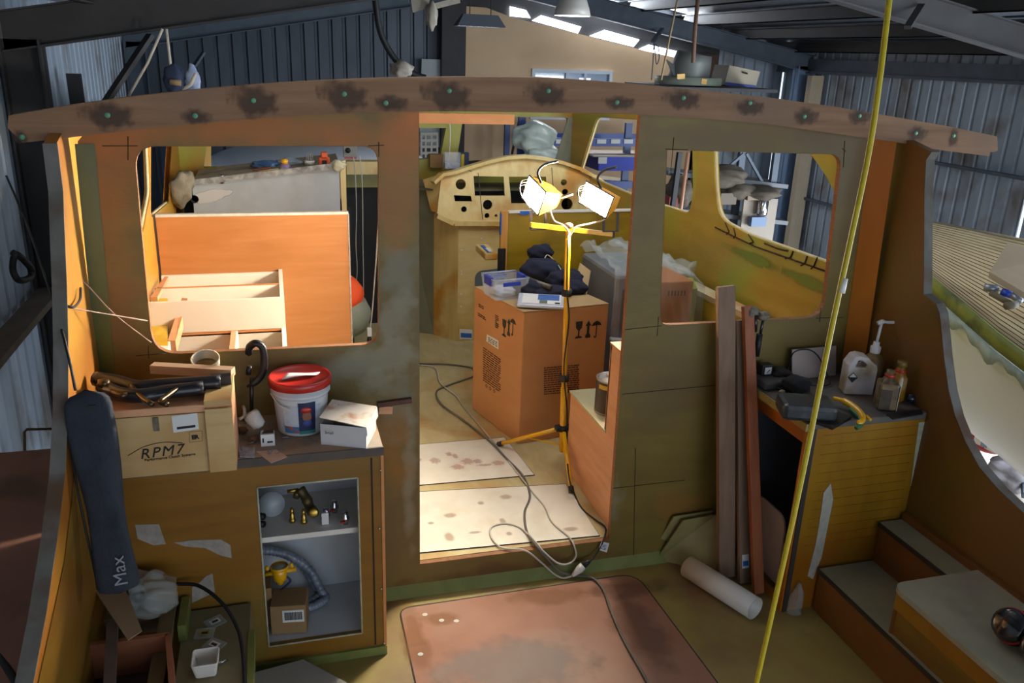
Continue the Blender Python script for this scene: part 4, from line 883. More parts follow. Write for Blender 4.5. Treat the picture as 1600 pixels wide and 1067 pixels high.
mb=MB(); mb.tube(hi,.004,6,closed=True); mb.build('rim',mat('milky_plastic','#b8c4e0',rough=.3),tb)
for s in (-1,1): MB().box((-.012,-.04,-.03),(.004,.04,.015),Matrix.Translation(c+ax*.1*s+V(0,0,.1))@Matrix.Rotation(math.atan2(ax.y,ax.x)+(PI if s<0 else 0),4,'Z')).build('clip',blue,tb)
for s in (-1,1): MB().box((-.05,-.003,-.02),(.05,.003,.0),Matrix.Translation(c-ay*.087*s+V(0,0,.095))@Matrix.Rotation(math.atan2(ax.y,ax.x),4,'Z')).build('label_strip',blue,tb)
MB().blob(c+V(0,0,.028),(.075,.06,.025),12,.12,3).build('crumpled_contents',mat('pale_film','#c0c6d0','#dde0e8',rough=.3,scale=20,bump=.5),tb)
j=thing('jacket','navy blue jacket heaped on top of the cardboard box','jacket',onT(860,455))
navy=mat('navy_cloth','#171a2c','#20243a',rough=.95,scale=8,bump=.5,bscale=30)
mb=MB()
for (x,y,r,s) in ((850,442,(.12,.1,.075),1),(888,452,(.11,.09,.055),2),(830,466,(.09,.08,.05),3),(865,468,(.12,.06,.035),4),(905,462,(.07,.06,.04),6)):
    mb.blob(onT(x,y)+V(0,.06,r[2]*.75),r,16,.09,s)
mb.build('heaped_cloth',navy,j)
MB().blob(onT(848,432)+V(.01,.1,.12),(.08,.06,.05),14,.12,12).build('hood',navy,j)
MB().tube(bez([onT(845,436)+V(0,-.03,.1),onT(852,428)+V(0,-.02,.12),onT(866,436)+V(0,-.03,.1),onT(874,444)+V(0,-.04,.08),onT(880,452)+V(0,-.04,.06)],6),.003,6).build('drawcord',wc,j)
mg=thing('plastic_case','white and blue blister case lying on the jacket at the front of the box','case',onT(850,475))
c=onT(846,478)+V(0,.0,.028); M_=Matrix.Translation(c)@Matrix.Rotation(-.35,4,'Z')@Matrix.Rotation(.16,4,'X')
MB().box((-.125,-.075,-.012),(.125,.075,.008),M_).build('case_shell',mat('greyish_case','#b4b8c2','#c6cad2',rough=.25,scale=9),mg,bevel=.012)
MB().box((-.1,-.055,.0085),(.1,.058,.0095),M_).build('insert_card',paper,mg)
MB().box((-.02,-.01,.0098),(.09,.055,.0105),M_).build('blue_panel',mat('mid_blue_print','#3a5ca0','#4a70b8',rough=.5,scale=20),mg)
MB().box((-.01,-.05,.0106),(.03,-.015,.0112),M_).build('picture',mat('mixed_picture','#7a4a3a','#4a8c7a',rough=.5,scale=60),mg); MB().box((.07,-.05,.0106),(.095,-.035,.0112),M_).build('black_mark',dark,mg)
a,b=onT(812,452)+V(0,-.02,.07),onT(858,466)+V(0,-.02,.065)
kn=thing('torch','dark grey rod-shaped torch lying across the case','torch',a)
MB().tube([a,a+(b-a)*.25,a+(b-a)*.3,b],[.021,.021,.018,.014],12).build('barrel',mat('dark_grey_metal','#4a463e','#5a564e',rough=.4,metal=.5,scale=9),kn)
MB().tube([a-(b-a)*.02,a],[.019,.021],12).build('end_cap',dark,kn)
# board leaning
q=[Yp(907,411,1.5),Yp(923,423,1.5),Yp(916,464,1.42),Yp(896,450,1.42)]
tag(MB().prism(q,(0,.012,0)).build('ply_offcut',mat('pale_offcut','#c8a878','#d4b484',rough=.7,scale=8)),'small pale plywood offcut standing upright behind the cardboard box','board')
# ---------- wrapped appliance
WX0,WX1=1.76,2.2; WYa,WYb=1.2,1.75
wa=thing('wrapped_appliance','grey appliance wrapped in clear film behind the cardboard box','appliance',(2.0,1.4,SZ))
MB().box((WX0,WYa,SZ),(WX1-.02,WYb,.98)).build('carcass',mat('mid_grey_cabinet','#70757a','#84898e',rough=.5,scale=5),wa,bevel=.02)
MB().box((WX0+.04,WYa-.004,.55),(WX1-.1,WYa-.001,.9)).build('dark_door',mat('smoked_door','#3b3f44',rough=.3),wa)
MB().tube([V(WX0-.02,WYa-.03,.62),V(WX1-.1,WYa-.03,.56)],.018,10).build('rail_handle',mat('wrapped_white_rail','#b8bcbc',rough=.4),wa)
def film(u,v):
    # film draped over the top and front
    x=WX0-.02+(WX1-WX0+.03)*u; s=v*1.5
    n=.02*math.sin(17*u+9*v)+.012*math.sin(41*u-23*v)+.01*math.sin(63*v+11*u)
    if s<.5: y=WYb-(WYb-WYa+.03)*(s/.5); z=1.02+n+.03*math.sin(PI*u)
    else: y=WYa-.035+n*.6; z=1.02-(s-.5)*.85+n*.3
    return V(x+n*.5,y,z)
MB().grid(film,30,40).build('plastic_film',plastic,wa)
cbx=thing('orange_carton','orange-brown carton with finger slots under clear film, right of the grey appliance','carton',(2.0,.95,.3))
MB().box((Yp(1030,480,.85).x,.85,SZ),(Yp(1080,480,.85).x,1.15,Yp(1060,440,.85).z)).build('carton_body',mat('orange_carton','#b8703a','#c47c44',rough=.6,scale=4),cbx,bevel=.005)
mb=MB()
for k in range(6): a=Yp(1045+5*k,458,.848); mb.box((a.x-.003,.847,a.z-.014),(a.x+.003,.849,a.z+.014))
mb.build('finger_slots',inkb,cbx)
def film2(u,v):
    a=Yp(1005,440,.9); x=a.x-.02+.34*u; s=v*1.3; n=.02*math.sin(13*u+8*v)+.012*math.sin(37*u-19*v)
    top=1.14-.13*u*u
    if s<.6: return V(x,1.35-.5*s/.6+n,top-.02+.02*math.sin(PI*s)+n)
    return V(x+n*.4,.83+n*.5,top-(s-.6)*.5+n*.3)
MB().grid(film2,24,30).build('plastic_film',plastic,cbx)
MB().prism([V(2.03,.88,.55),V(2.12,1.1,.55),V(2.12,1.1,.98),V(2.03,.88,.98)],(.05,0,-.0)).build('green_film_side',mat('green_glass_side','#8a9a20','#a0ae34',rough=.4,scale=5),cbx)
# ---------- work light
wl=thing('work_light','yellow tripod work light with two lit halogen floodlights','work light',(1.3,.72,SZ))
T0=V(1.305,.72,0); zt=Yp(888,358,.72).z; tp0=Yp(888,358,.72); bt0=Yp(884,740,.72)
def pole(z): f=(z-SZ)/(tp0.z-SZ); return V(1.333+(tp0.x-1.333)*f,.72,z)
MB().tube([pole(SZ+.07),pole(.55)],.017,12).build('lower_pole',yel,wl); MB().tube([pole(.5),pole(tp0.z)],.0135,12).build('upper_pole',yel,wl)
for z in (.38,.62,1.0): 
    c=pole(Yp(884,{.38:668,.62:590,1.0:457}[z],.72).z); MB().lathe([(.015,-.016),(.024,-.016),(.024,.016),(.015,.016)],c,(0,0,1),14).build('collar',dark,wl)
hub=pole(Yp(882,668,.72).z); 
MB().box(tuple(hub+V(-.04,-.02,-.012)),tuple(hub+V(.05,.02,.012))).build('hub_bracket',dark,wl,bevel=.004)
feet=[Zp(778,697,SZ),Zp(893,772,SZ),V(1.5,.93,SZ)]
for f in feet:
    f=V(f.x,f.y,SZ+.01); l=thing; 
    leg=MB().tube([hub+(f-hub).normalized()*.03,f],.011,10).build('leg',yel,wl)
    mid=hub+(f-hub)*.55; low=pole(SZ+.1); MB().bar(mid,low,.012,.004).build('strut',yel,wl)
    MB().tube([f-(f-hub).normalized()*.03,f],.014,10).build('rubber_foot',dark,wl)
a,b=Yp(829,351,.70),Yp(957,366,.74); MB().bar(a,b,.022,.02).build('crossbar',yel,wl)
MB().box(tuple(b+V(-.003,-.013,-.013)),tuple(b+V(.006,.013,.013))).build('end_cap',dark,wl)
MB().lathe([(.0,0),(.02,0),(.022,.012),(.012,.02),(0,.022)],tp0+V(0,0,.008),(0,0,1),14).build('wing_nut',mat('grey_brown_metal','#6a5a48',rough=.5,metal=.4),wl)
glow=mat('halogen_glow',(1,.89,.72),emit=1250)
hous=mat('yellow_housing','#c8820c','#d8941a',rough=.4,scale=9)
def flood(cx,cy,Y,yaw,pitch,w,h,lean,nm):
    c=Yp(cx,cy,Y); M_=Matrix.Translation(c)@Matrix.Rotation(yaw,4,'Z')@Matrix.Rotation(pitch,4,'X')@Matrix.Rotation(lean,4,'Y')
    # glass faces local -Y
    mb=MB(); fr=[(-w,-.0,-h),(w,0,-h),(w,0,h),(-w,0,h)]; bk_=[(-w*.55,.1,-h*.45),(w*.55,.1,-h*.45),(w*.55,.1,h*.7),(-w*.55,.1,h*.7)]
    mb.add([M_@V(*p) for p in fr+bk_],[(4,5,6,7),(0,1,5,4),(1,2,6,5),(2,3,7,6),(3,0,4,7)])
    hb=mb.build('lamp_housing',hous,wl,solid=.004)
    mb=MB()
    for k in range(5):
        x=-w*.4+w*.2*k; mb.box((x-.003,.09,-h*.4),(x+.003,.115,h*.65),M_)
    mb.build('cooling_fins',hous,hb)
    mb=MB(); mb.tube([M_@V(*p) for p in ((-w,-.003,-h),(w,-.003,-h),(w,-.003,h),(-w,-.003,h))],.005,6,closed=True); mb.build('glass_frame',mat('brown_black_metal','#2a2018',rough=.5),hb)
    MB().box((-w+.004,-.004,-h+.004),(w-.004,-.001,h-.004),M_).build('halogen_glass',glow,hb)
    mb=MB()
    for k in range(3):
        x=-w*.95-.004*k; mb.tube(bez([M_@V(-w*.9,-.004,h*(.8-.25*k)),M_@V(-w*1.1,-.03,h*(.3-.2*k)),M_@V(-w*.8,-.025,-h*.6),M_@V(w*.2,-.012,-h*.98)],5),.0016,5)
    mb.build('wire_guard',MAT['brown_black_metal'],hb)
    # U bracket to the crossbar and carrying handle
    cb_=Yp(cx+(6 if cx<880 else 22),cy+(50 if cx<880 else 46),.72)
    for s in (-1,1): MB().bar(cb_+V(.035*s,0,-.01),cb_+V(.035*s,.01,.075),.012,.004).build('bracket_arm',MAT['brown_black_metal'],hb)
    MB().bar(cb_+V(-.037,0,-.01),cb_+V(.037,0,-.01),.014,.004).build('bracket_base',MAT['brown_black_metal'],hb)
    h0=M_@V(-.02,.03,h*.9); MB().tube(bez([h0,h0+V(-.02,0,.05),h0+V(.01,0,.085),h0+V(.07,0,.1)],5),.006,8).build('handle',dark,hb)
flood(835,305,.68,-1.35,-.15,.085,.055,.3,'l')
flood(932,312,.72,-1.05,-.12,.088,.052,.28,'r')
MB().bar(Yp(868,312,.74),Yp(895,303,.74),.014,.008).build('stray_handle',MAT['grey_brown_metal'],wl)
MB().tube(bez([Yp(860,330,.74),Yp(866,345,.71),Yp(880,352,.69),Yp(888,362,.69),Yp(886,372,.69)],6),.004,8).build('lamp_lead',mat('warm_white_cable','#c8b49c',rough=.5),wl)
MB().tube(bez([Yp(958,325,.74),Yp(945,342,.7),Yp(920,350,.69),Yp(900,355,.69),Yp(890,370,.69)],6),.004,8).build('lamp_lead',MAT['warm_white_cable'],wl)
pc=[Yp(887,375,.70),Yp(886,455,.70),Yp(889,500,.695),Yp(881,575,.695),Yp(886,640,.695),Yp(886,700,.69)]
pc=pc+[Zp(889,745,SZ+.1),Zp(899,775,SZ+.01),Zp(910,795,SZ+.008),Zp(930,812,SZ+.008),V(*Zp(946,824,SZ+.008))]
q=[Yp(944,840,-.01),Yp(938,855,-.02),Yp(928,870,-.03),Yp(917,881,-.05)]
MB().tube(bez(pc+q,6),.004,8).build('power_lead',dark,wl)
t=MB().prism([Yp(940,846,-.02),Yp(952,849,-.02),Yp(948,863,-.022),Yp(935,859,-.022)],(0,.001,0)).build('lead_tag',paper,wl)
MB().prism([Yp(941,850,-.023),Yp(949,852,-.023),Yp(946,860,-.024),Yp(938,857,-.024)],(0,.001,0)).build('tag_print',mat('tag_grey','#7e8494','#c8c8cc',rough=.7,scale=150,contrast=.1),wl)
# plugs joined on the sill
pt=thing('extension_socket','off-white extension socket joined to the black plug at the door sill','socket',Yp(900,893,-.06))
a,b=Yp(911,884,-.05),Yp(894,900,-.06); MB().tube([a,a+(b-a)*.3,a+(b-a)*.8,b],[.017,.018,.01,.006],12).build('socket_body',pvc,pt)
MB().tube([a+V(.03,0,.02),a],[.008,.014],10).build('black_plug',dark,pt)
def cable(nm,lab,pts,r,m): return tag(MB().tube(bez(pts,8),r,8).build(nm,m),lab,'cable')
S1=SZ+.008
cable('extension_lead','off-white extension lead looping over the white sheets and the door sill',[Zp(655,570,S1),Zp(680,575,S1),Zp(688,598,S1),Zp(712,618,S1),Zp(722,632,S1),Zp(745,660,S1),Zp(775,695,S1),Zp(825,760,S1),Zp(850,790,S1),Zp(862,815,S1),Zp(888,838,S1),Zp(896,850,S1),Yp(900,868,-.02),Yp(890,880,-.04),Yp(872,880,-.04),Yp(850,862,-.02),Zp(838,848,S1+.01),Zp(815,826,S1),Zp(790,818,S1),Zp(768,824,S1),Zp(768,840,S1),Zp(785,856,S1),Zp(820,860,S1+.004),Yp(845,878,-.02),Yp(865,896,-.04),Yp(880,903,-.05),Yp(893,900,-.06)],.004,wc)
dg=mat('grey_cable','#5c564c','#6a645a',rough=.6,scale=12)
cable('black_lead','dark grey cord running from the cardboard box across the sheets and over the hatch',[Zp(655,568,S1),Zp(700,569,S1),Zp(738,575,S1),Zp(745,585,S1),Zp(700,602,S1),Zp(682,612,S1),Zp(690,632,S1),Zp(722,655,S1),Zp(760,685,S1),Zp(790,715,S1),Zp(818,745,S1),Zp(828,775,S1),Zp(820,800,S1),Zp(823,830,S1),Zp(838,853,S1+.008),Yp(858,876,-.02),Yp(875,893,-.04),Zp(900,899,.012),Zp(925,903,.012),Zp(942,920,.012),Zp(955,955,.012),Zp(975,1000,.012),Zp(1010,1062,.012),Zp(1035,1110,.012)],.0055,dg)
# ---------- low cabinet right of the doorway
lc=thing('doorway_cabinet','pink-orange plywood cabinet inside the doorway on the right, stepped down in front','cabinet',(1.45,.3,SZ))
X_=1.335
zc=Xp(945,675,X_).z; zh=Xp(958,540,X_).z
pf=[V(X_,.03,SZ),V(X_,.66,SZ),V(X_,.66,zc),V(X_,.215,zc),V(X_,.215,zh),V(X_,.03,zh)]
MB().prism(pf,(.018,0,0)).build('side_panel',okoume2,lc)
MB().box((X_-.004,.2,zc),(1.75,.67,zc+.012)).build('top',mat('pale_greenish_top','#b8b088','#c4bc94',rough=.5,scale=6),lc)
MB().box((X_,.205,zc),(1.75,.22,zh)).build('step_back',okoume2,lc)
MB().box((X_-.003,.025,zh),(1.75,.222,zh+.008)).build('tall_top',okoume,lc)
MB().box((X_+.018,.64,SZ),(1.75,.66,zc)).build('end_panel',okoume2,lc)
tn=thing('paint_tin','dark paint tin with red and yellow label on the low doorway cabinet','paint tin',(1.43,.4,zc))
c=V(1.435,.40,zc+.013); r=.073; hh=.165
MB().lathe([(0,0),(r,0),(r+.002,.003),(r,.006),(r,hh-.006),(r+.003,hh),(r-.004,hh+.001),(r-.006,hh-.006),(0,hh-.006)],c,seg=32).build('tin_body',mat('tin_metal','#a9a9a6',rough=.3,metal=.8),tn)
MB().lathe([(r+.001,.008),(r+.001,hh-.01)],c,seg=32).build('label_wrap',mat('brown_label','#2e231e','#3a2c24',rough=.5,scale=12),tn)
def arcp(a0,a1,z0,z1,m,nm):
    mb=MB(); n=8
    mb.grid(lambda u,v:c+V((r+.002)*math.cos(math.radians(a0+(a1-a0)*u)),(r+.002)*math.sin(math.radians(a0+(a1-a0)*u)),z0+(z1-z0)*v),n,1); mb.build(nm,m,tn)
arcp(195,235,.125,.145,mat('tin_yellow','#c8a428',rough=.5),'yellow_band'); arcp(240,300,.1,.15,mat('tin_red','#c03018',rough=.5),'red_panel'); arcp(240,300,.095,.103,MAT['tin_yellow'],'yellow_rule'); 
MB().lathe([(0,0),(r-.012,0),(r-.012,.004),(0,.004)],c+V(0,0,hh-.006),seg=32).build('lid',mat('tin_lid','#b5b5b0',rough=.35,metal=.5),tn)
text('label_text','PREPWASH',c+V(.0,-r-.003,.075),(1,0,0),(0,0,1),.026,paper,tn,align='CENTER') if False else text('label_text','PREP',c+V(-.015,-r-.0025,.07),(1,0,0),(0,0,1),.028,paper,tn)
mb=MB()
for k in range(5): mb.box((c.x-.045+.004*k,c.y-r-.0025,c.z+.055-.009*k),(c.x+.012,c.y-r-.002,c.z+.058-.009*k))
mb.build('label_small_print',mat('tin_print','#8a7c5a',rough=.7),tn)
t=thing('cloth_strip','red and white striped rag lying on the paint tin lid','rag',c+V(0,0,hh)); 
MB().tube(bez([c+V(-.02,.02,hh+.006),c+V(0,-.01,hh+.01),c+V(.03,0,hh+.008),c+V(.05,.03,hh+.008),c+V(.02,.04,hh+.01)],6),.008,8).build('rag',mat('red_white_stripe','#b8343c','#e0d4d0',rough=.9,scale=90,contrast=.1),t)
# ================= things in the cockpit, left side
T_=CZ+.001
# ---------- wooden crate with lettering
YF=-.397
cr=thing('wooden_crate','pine crate with black lettering and a hasp on the left countertop','crate',(-.33,-.3,CZ))
X0,X1c=-.545,-.165; zt=1.058
MB().box((X0,YF,T_),(X1c-.012,YF+.2,zt-.02)).build('crate_body',pine,cr)
MB().box((X0,YF-.001,zt-.018),(X1c-.012,YF+.2,zt+.006)).build('lid',okoume2,cr,bevel=.003)
xb=-.243
MB().box((xb,YF-.016,T_-.012+.013),(X1c,YF-.001,zt-.004)).build('end_batten',pine,cr)
MB().box((xb,YF-.018,zt+.007),(X1c,YF+.205,zt+.024)).build('lid_batten',pine,cr)
MB().box((X1c-.012,YF,T_),(X1c,YF+.2,zt+.005)).build('end_board',okoume2,cr)
hx_=Yp(244,662,YF); 
MB().box((hx_.x-.008,YF-.005,hx_.z-.022),(hx_.x+.008,YF-.001,hx_.z+.022)).build('hasp',mat('tarnished_steel','#5d564c','#7d766c',rough=.4,metal=.7,scale=60),cr)
lb_=[Yp(*p,YF-.001) for p in ((268,650),(308,645),(311,670),(271,676))]; clab=MB().prism(lb_,(0,-.0012,0)).build('label',paper,cr)
mb=MB()
for k in range(9): a=Yp(278+3.2*k,669-.4*k,YF-.0026); mb.box((a.x-.003,a.y,a.z-.004),(a.x+.003,a.y+.0006,a.z+.004))
mb.build('label_print',ink,clab)
text('crate_lettering','RPM7',Yp(252,706,YF-.001),(1,0,.06),(0,0,1),.046,ink,cr,bold=0,shear=.3,space=1.2)
text('crate_small_lettering','Performance Clutch Systems',Yp(266,714,YF-.001),(1,0,.05),(0,0,1),.0125,ink,cr)
MB().tube(bez([Yp(208,712,YF-.001),Yp(225,698,YF-.001),Yp(255,691,YF-.001),Yp(285,692,YF-.001)],5),[.0003]+[.0009]*14+[.0003],4).build('swoosh',ink,cr) if False else MB().tube(bez([Yp(200,712,YF-.001),Yp(225,698,YF-.001),Yp(255,691,YF-.001),Yp(285,692,YF-.001)],5),.0011,4).build('swoosh',ink,cr)
MB().tube([Yp(*p,YF-.001) for p in ((296,675),(316,673),(316,689),(296,691))],.0006,4,closed=True).build('stamp_frame',ink,cr)
text('stamp_lettering','ER',Yp(305,683,YF-.001),(1,0,.05),(0,0,1),.018,ink,cr,bold=.0008)
zc_=zt+.008
# black folding clamp on the crate
bc=thing('clamp_tool','black metal clamping tool lying on the lid of the pine crate','tool',(-.35,-.3,zc_))
P_=lambda x,y,z=.03:Zp(x,y,zc_+z)
bm2=mat('black_tool_metal','#17151a','#241f22',rough=.32,scale=9,coat=.3)
MB().tube(bez([P_(150,592),P_(185,598),P_(215,606),P_(250,603),P_(300,600),P_(345,597)],5),.024,10).build('main_body',bm2,bc)
MB().tube(bez([P_(160,604,.03),P_(190,616,.03),P_(225,618,.03),P_(262,612,.03),P_(318,606,.03)],5),.022,10).build('lower_body',bm2,bc)
bm3=mat('worn_bronze_metal','#4a3a26','#6e5a3c',rough=.3,metal=.8,scale=30)
for l in (((205,603),(220,620),(238,632)),((280,605),(262,618),(250,628),(262,632)),((175,612),(192,618),(200,612))): MB().tube(bez([P_(x,y,.04) for x,y in l],4),.008,8).build('lever',bm3,bc)
MB().lathe([(0,0),(.017,0),(.017,.02),(0,.02)],P_(163,603,.04)).build('knob',bm3,bc)
MB().box((-.03,-.016,-.014),(.03,.016,.014),Matrix.Translation(P_(345,593,.03))@Matrix.Rotation(.1,4,'Z')).build('end_block',bm2,bc)
a,b=Zp(237,578,zc_+.02),Zp(364,585,zc_+.02)
tag(MB().bar(a+V(0,.02,0),b+V(0,.02,0),.035,.028).build('wood_strip',mat('beige_strip','#b09074','#bd9d80',rough=.7,scale=4,stretch=(1,1,7))),'long beige timber strip lying behind the black tool on the crate','timber')
MB_=MB().lathe([(.036,0),(.045,0),(.047,.035),(.043,.035),(.036,.006)],Zp(322,572,zc_),(0,-.35,1),24)
tag(MB_.build('tape_roll',mat('cream_plastic','#c2b49a','#cec2aa',rough=.5,scale=8)),'cream plastic cap standing behind the timber strip on the crate','cap')
# ---------- G clamp on the window sill
gc=thing('g_clamp','black G-clamp gripping the bottom edge of the left window','clamp',Yp(400,560,-.03))
gp=[Yp(389,552,-.05),Yp(390,542,-.06),Yp(400,536,-.07),Yp(410,543,-.07),Yp(413,560,-.07),Yp(411,580,-.07),Yp(402,594,-.07),Yp(392,600,-.07)]
MB().tube(bez(gp,5),[.013]*36,8).build('frame',mat('black_cast_iron','#1d1a1c','#2b2728',rough=.45,metal=.3,scale=20),gc)
MB().tube([Yp(393,590,-.07),Yp(393,648,-.07)],.007,8).build('screw',mat('dark_screw_steel','#3b3634',rough=.4,metal=.7),gc)
MB().tube([Yp(389,572,-.07),Yp(388,585,-.07)],.009,8).build('pad',MAT['dark_screw_steel'],gc)
MB().tube([Yp(386,604,-.08),Yp(412,588,-.075)],.005,6).build('handle_bar',MAT['dark_screw_steel'],gc)
MB().tube([Yp(389,553,-.05),Yp(389,549,.02)],.008,8).build('upper_jaw',MAT['black_cast_iron'],gc)
# ---------- bucket
bu=thing('plastic_bucket','white plastic bucket with a red lid and a picture label on the left countertop','bucket',(.03,-.14,CZ))
c=V(.045,-.128,T_)
MB().lathe([(0,0),(.079,0),(.083,.004),(.092,.13),(.094,.14),(.1,.142),(.1,.15),(.094,.152),(.095,.176),(0,.178)],c,seg=40).build('bucket_body',mat('white_bucket_plastic','#cdcdd0','#d8d8da',rough=.35,scale=4,coat=.2),bu)
MB().lathe([(.099,.166),(.105,.168),(.106,.19),(.101,.197),(.096,.192),(0,.19)],c,seg=40).build('lid',red,bu)
def barc(a0,a1,z0,z1,m,nm,rr=.002,par=None):
    mb=MB(); mb.grid(lambda u,v:c+V((.083+.009*(z0+(z1-z0)*v)/.13+rr)*math.cos(math.radians(a0+(a1-a0)*u)),(.083+.009*(z0+(z1-z0)*v)/.13+rr)*math.sin(math.radians(a0+(a1-a0)*u)),z0+(z1-z0)*v),14,2); return mb.build(nm,m,par or bu)
blab=barc(228,312,.015,.115,mat('pale_label','#b8bcc4','#c8ccd2',rough=.5,scale=40),'label')
barc(262,298,.012,.128,mat('navy_picture','#1c2244','#26305a',rough=.5,scale=20),'picture',.003,blab)
pc=lambda a,z:(c+V((.0925)*math.cos(math.radians(a)),(.0925)*math.sin(math.radians(a)),z))
MB().blob(pc(279,.078),(.016,.004,.022),10).build('face_picture',mat('face_print','#8a5a44',rough=.6),blab)
MB().blob(pc(278,.101),(.018,.005,.012),10).build('red_helmet_picture',red,blab)
MB().blob(pc(279,.055),(.016,.005,.014),10).build('mask_picture',mat('blue_print','#3a4a86',rough=.6),blab)
barc(262,298,.012,.024,mat('teal_print','#2a7a74',rough=.6),'picture_base',.0036,blab)
barc(228,262,.015,.04,mat('mixed_print','#a8562c','#3a6a9a',rough=.6,scale=70,contrast=.1),'print_patch',.003,blab)
MB().tube(bez([c+V(-.1,0,.135),c+V(-.075,-.07,.12),c+V(-.04,-.1,.11)],6),.0025,6).build('handle',white,bu)
q=MB(); p0=c+V(0,-.01,.193); q.grid(lambda u,v:p0+V(-.06+.11*u+.02*v,-.03+.045*v+.02*u,.004+.006*math.sin(3*u+2*v)),8,4); tag(q.build('paper_scrap',paper,solid=.0012),'folded white paper lying on the red bucket lid','paper')
# ---------- white box with the lid ajar
wb=thing('white_carton','white box with lid ajar and pen scribble at the counter\'s right end','box',(.2,-.25,CZ))
A1,B1,C1=Zp(502,694,T_),Zp(566,700,T_),Zp(593,660,T_)
B1=A1+(B1-A1).normalized()*.155; dv=(C1-B1); dv=dv.normalized()*.15; D1=A1+dv; C1=B1+dv
zh=.075
mb=MB(); pts=[A1,B1,C1,D1]; mb.add(pts+[p+V(0,0,zh) for p in pts],[(0,1,2,3),(0,1,5,4),(1,2,6,5),(2,3,7,6),(3,0,4,7)]); mb.build('box_body',mat('white_card','#c2c0c0','#cccaca',rough=.6,scale=8),wb,solid=.002)
up=[A1+V(-.002,0,zh+.022),B1+V(0,-.003,zh+.001),C1+V(.004,0,zh+.01),D1+V(0,0,zh+.022)]
MB().prism(up,(0,0,.003)).build('lid',mat('dusty_white_card','#bdb6ae','#cac3ba',rough=.7,scale=9,third='#a87858',tscale=14),wb)
MB().prism([up[1],up[2],up[2]+V(.003,0,-.035),up[1]+V(.003,0,-.03)],(.002,0,0)).build('lid_flap',MAT['white_card'],wb)
u_=(up[1]-up[0]).normalized(); w_=(up[3]-up[0]).normalized()
mb=MB(); rnd=random.Random(4)
for k in range(5):
    s=up[3]-w_*.03-w_*.013*k*.8+u_*(.03+.012*k)+V(0,0,.005); mb.tube([s+u_*(.012*i)+w_*rnd.uniform(-.008,.008)-V(0,0,.012*i*.1) for i in range(6)],.0011,4)
mb.build('pen_scribble',ink,wb)
text('lettering','Small',(A1+B1)/2+V(-.045,-.002,.055),(B1-A1),(0,0,1),.014,ink,wb)
# ---------- small stuff on the left counter
OC=lambda x,y,z=0:Zp(x,y,T_+z)
cupm=mat('crumpled_white','#bfb8b0','#cdc6be',rough=.7,scale=14,bump=.5)
a=OC(408,668,.04); tag(MB().lathe([(.008,0),(.022,.01),(.028,.05),(.026,.06),(.02,.05)],a+V(0,0,0),(-.5,.5,.6),16).build('crumpled_cup',cupm),'crumpled white paper cup lying among debris left of the bucket','cup')
bx=thing('small_box','small white printed box standing left of the bucket','box',OC(420,698)); c=OC(419,697)
MB().box((c.x-.022,c.y,c.z),(c.x+.022,c.y+.03,c.z+.042)).build('box_body',paper,bx); MB().box((c.x-.02,c.y+.002,c.z+.042),(c.x+.02,c.y+.028,c.z+.046)).build('foil',chrome,bx)
MB().box((c.x-.017,c.y-.001,c.z+.014),(c.x-.012,c.y,c.z+.03)).build('print_mark',ink,bx); MB().box((c.x-.002,c.y-.001,c.z+.012),(c.x+.016,c.y,c.z+.018)).build('print_mark',ink,bx)
tag(MB().prism([OC(400,706),OC(432,703),OC(449,714),OC(424,724)],(0,0,.0015)).build('sandpaper',mat('pinkish_paper','#b08c78','#ba9884',rough=.9,scale=20)),'pinkish square of sandpaper at the counter edge','sandpaper')
tag(MB().prism([OC(372,700),OC(398,702),OC(398,716),OC(375,715)],(0,0,.006)).build('screw_packet',mat('packet_grey','#6f6d74','#a09ca4',rough=.3,scale=70)),'small clear packet of screws by the crate','packet')
mm=mat('debris_brown','#4a2f20','#6e4830',rough=.8,scale=30)
for k,(x,y,r,lab) in enumerate(((388,650,.022,'brown lump of debris beside the crate, rearmost'),(378,672,.018,'brown lump of debris beside the crate, middle'),(396,686,.016,'brown lump of debris in front of the paper cup'))):
    tag(MB().blob(OC(x,y,r*.6),(r,r*.8,r*.7),10,.25,k).build('debris_lump',mm),lab,'debris')
tag(MB().tube(bez([OC(378,632,.03),OC(382,640,.045),OC(381,650,.02),OC(374,655,.01)],5),.006,8).build('white_loop',white),'white plastic loop sticking out behind the crate','loop')
rnd=random.Random(3)
for k in range(12):
    x,y=rnd.uniform(376,440),rnd.uniform(660,712); a=OC(x,y,.004); d=V(rnd.uniform(-1,1),rnd.uniform(-1,1),.1).normalized()*rnd.uniform(.01,.03)
    tag(MB().tube([a,a+d],.0022,6).build('loose_screw',mat('zinc','#8d8d92',rough=.35,metal=.8)),'small loose screw scattered on the left countertop','screw','loose screws on the left countertop')
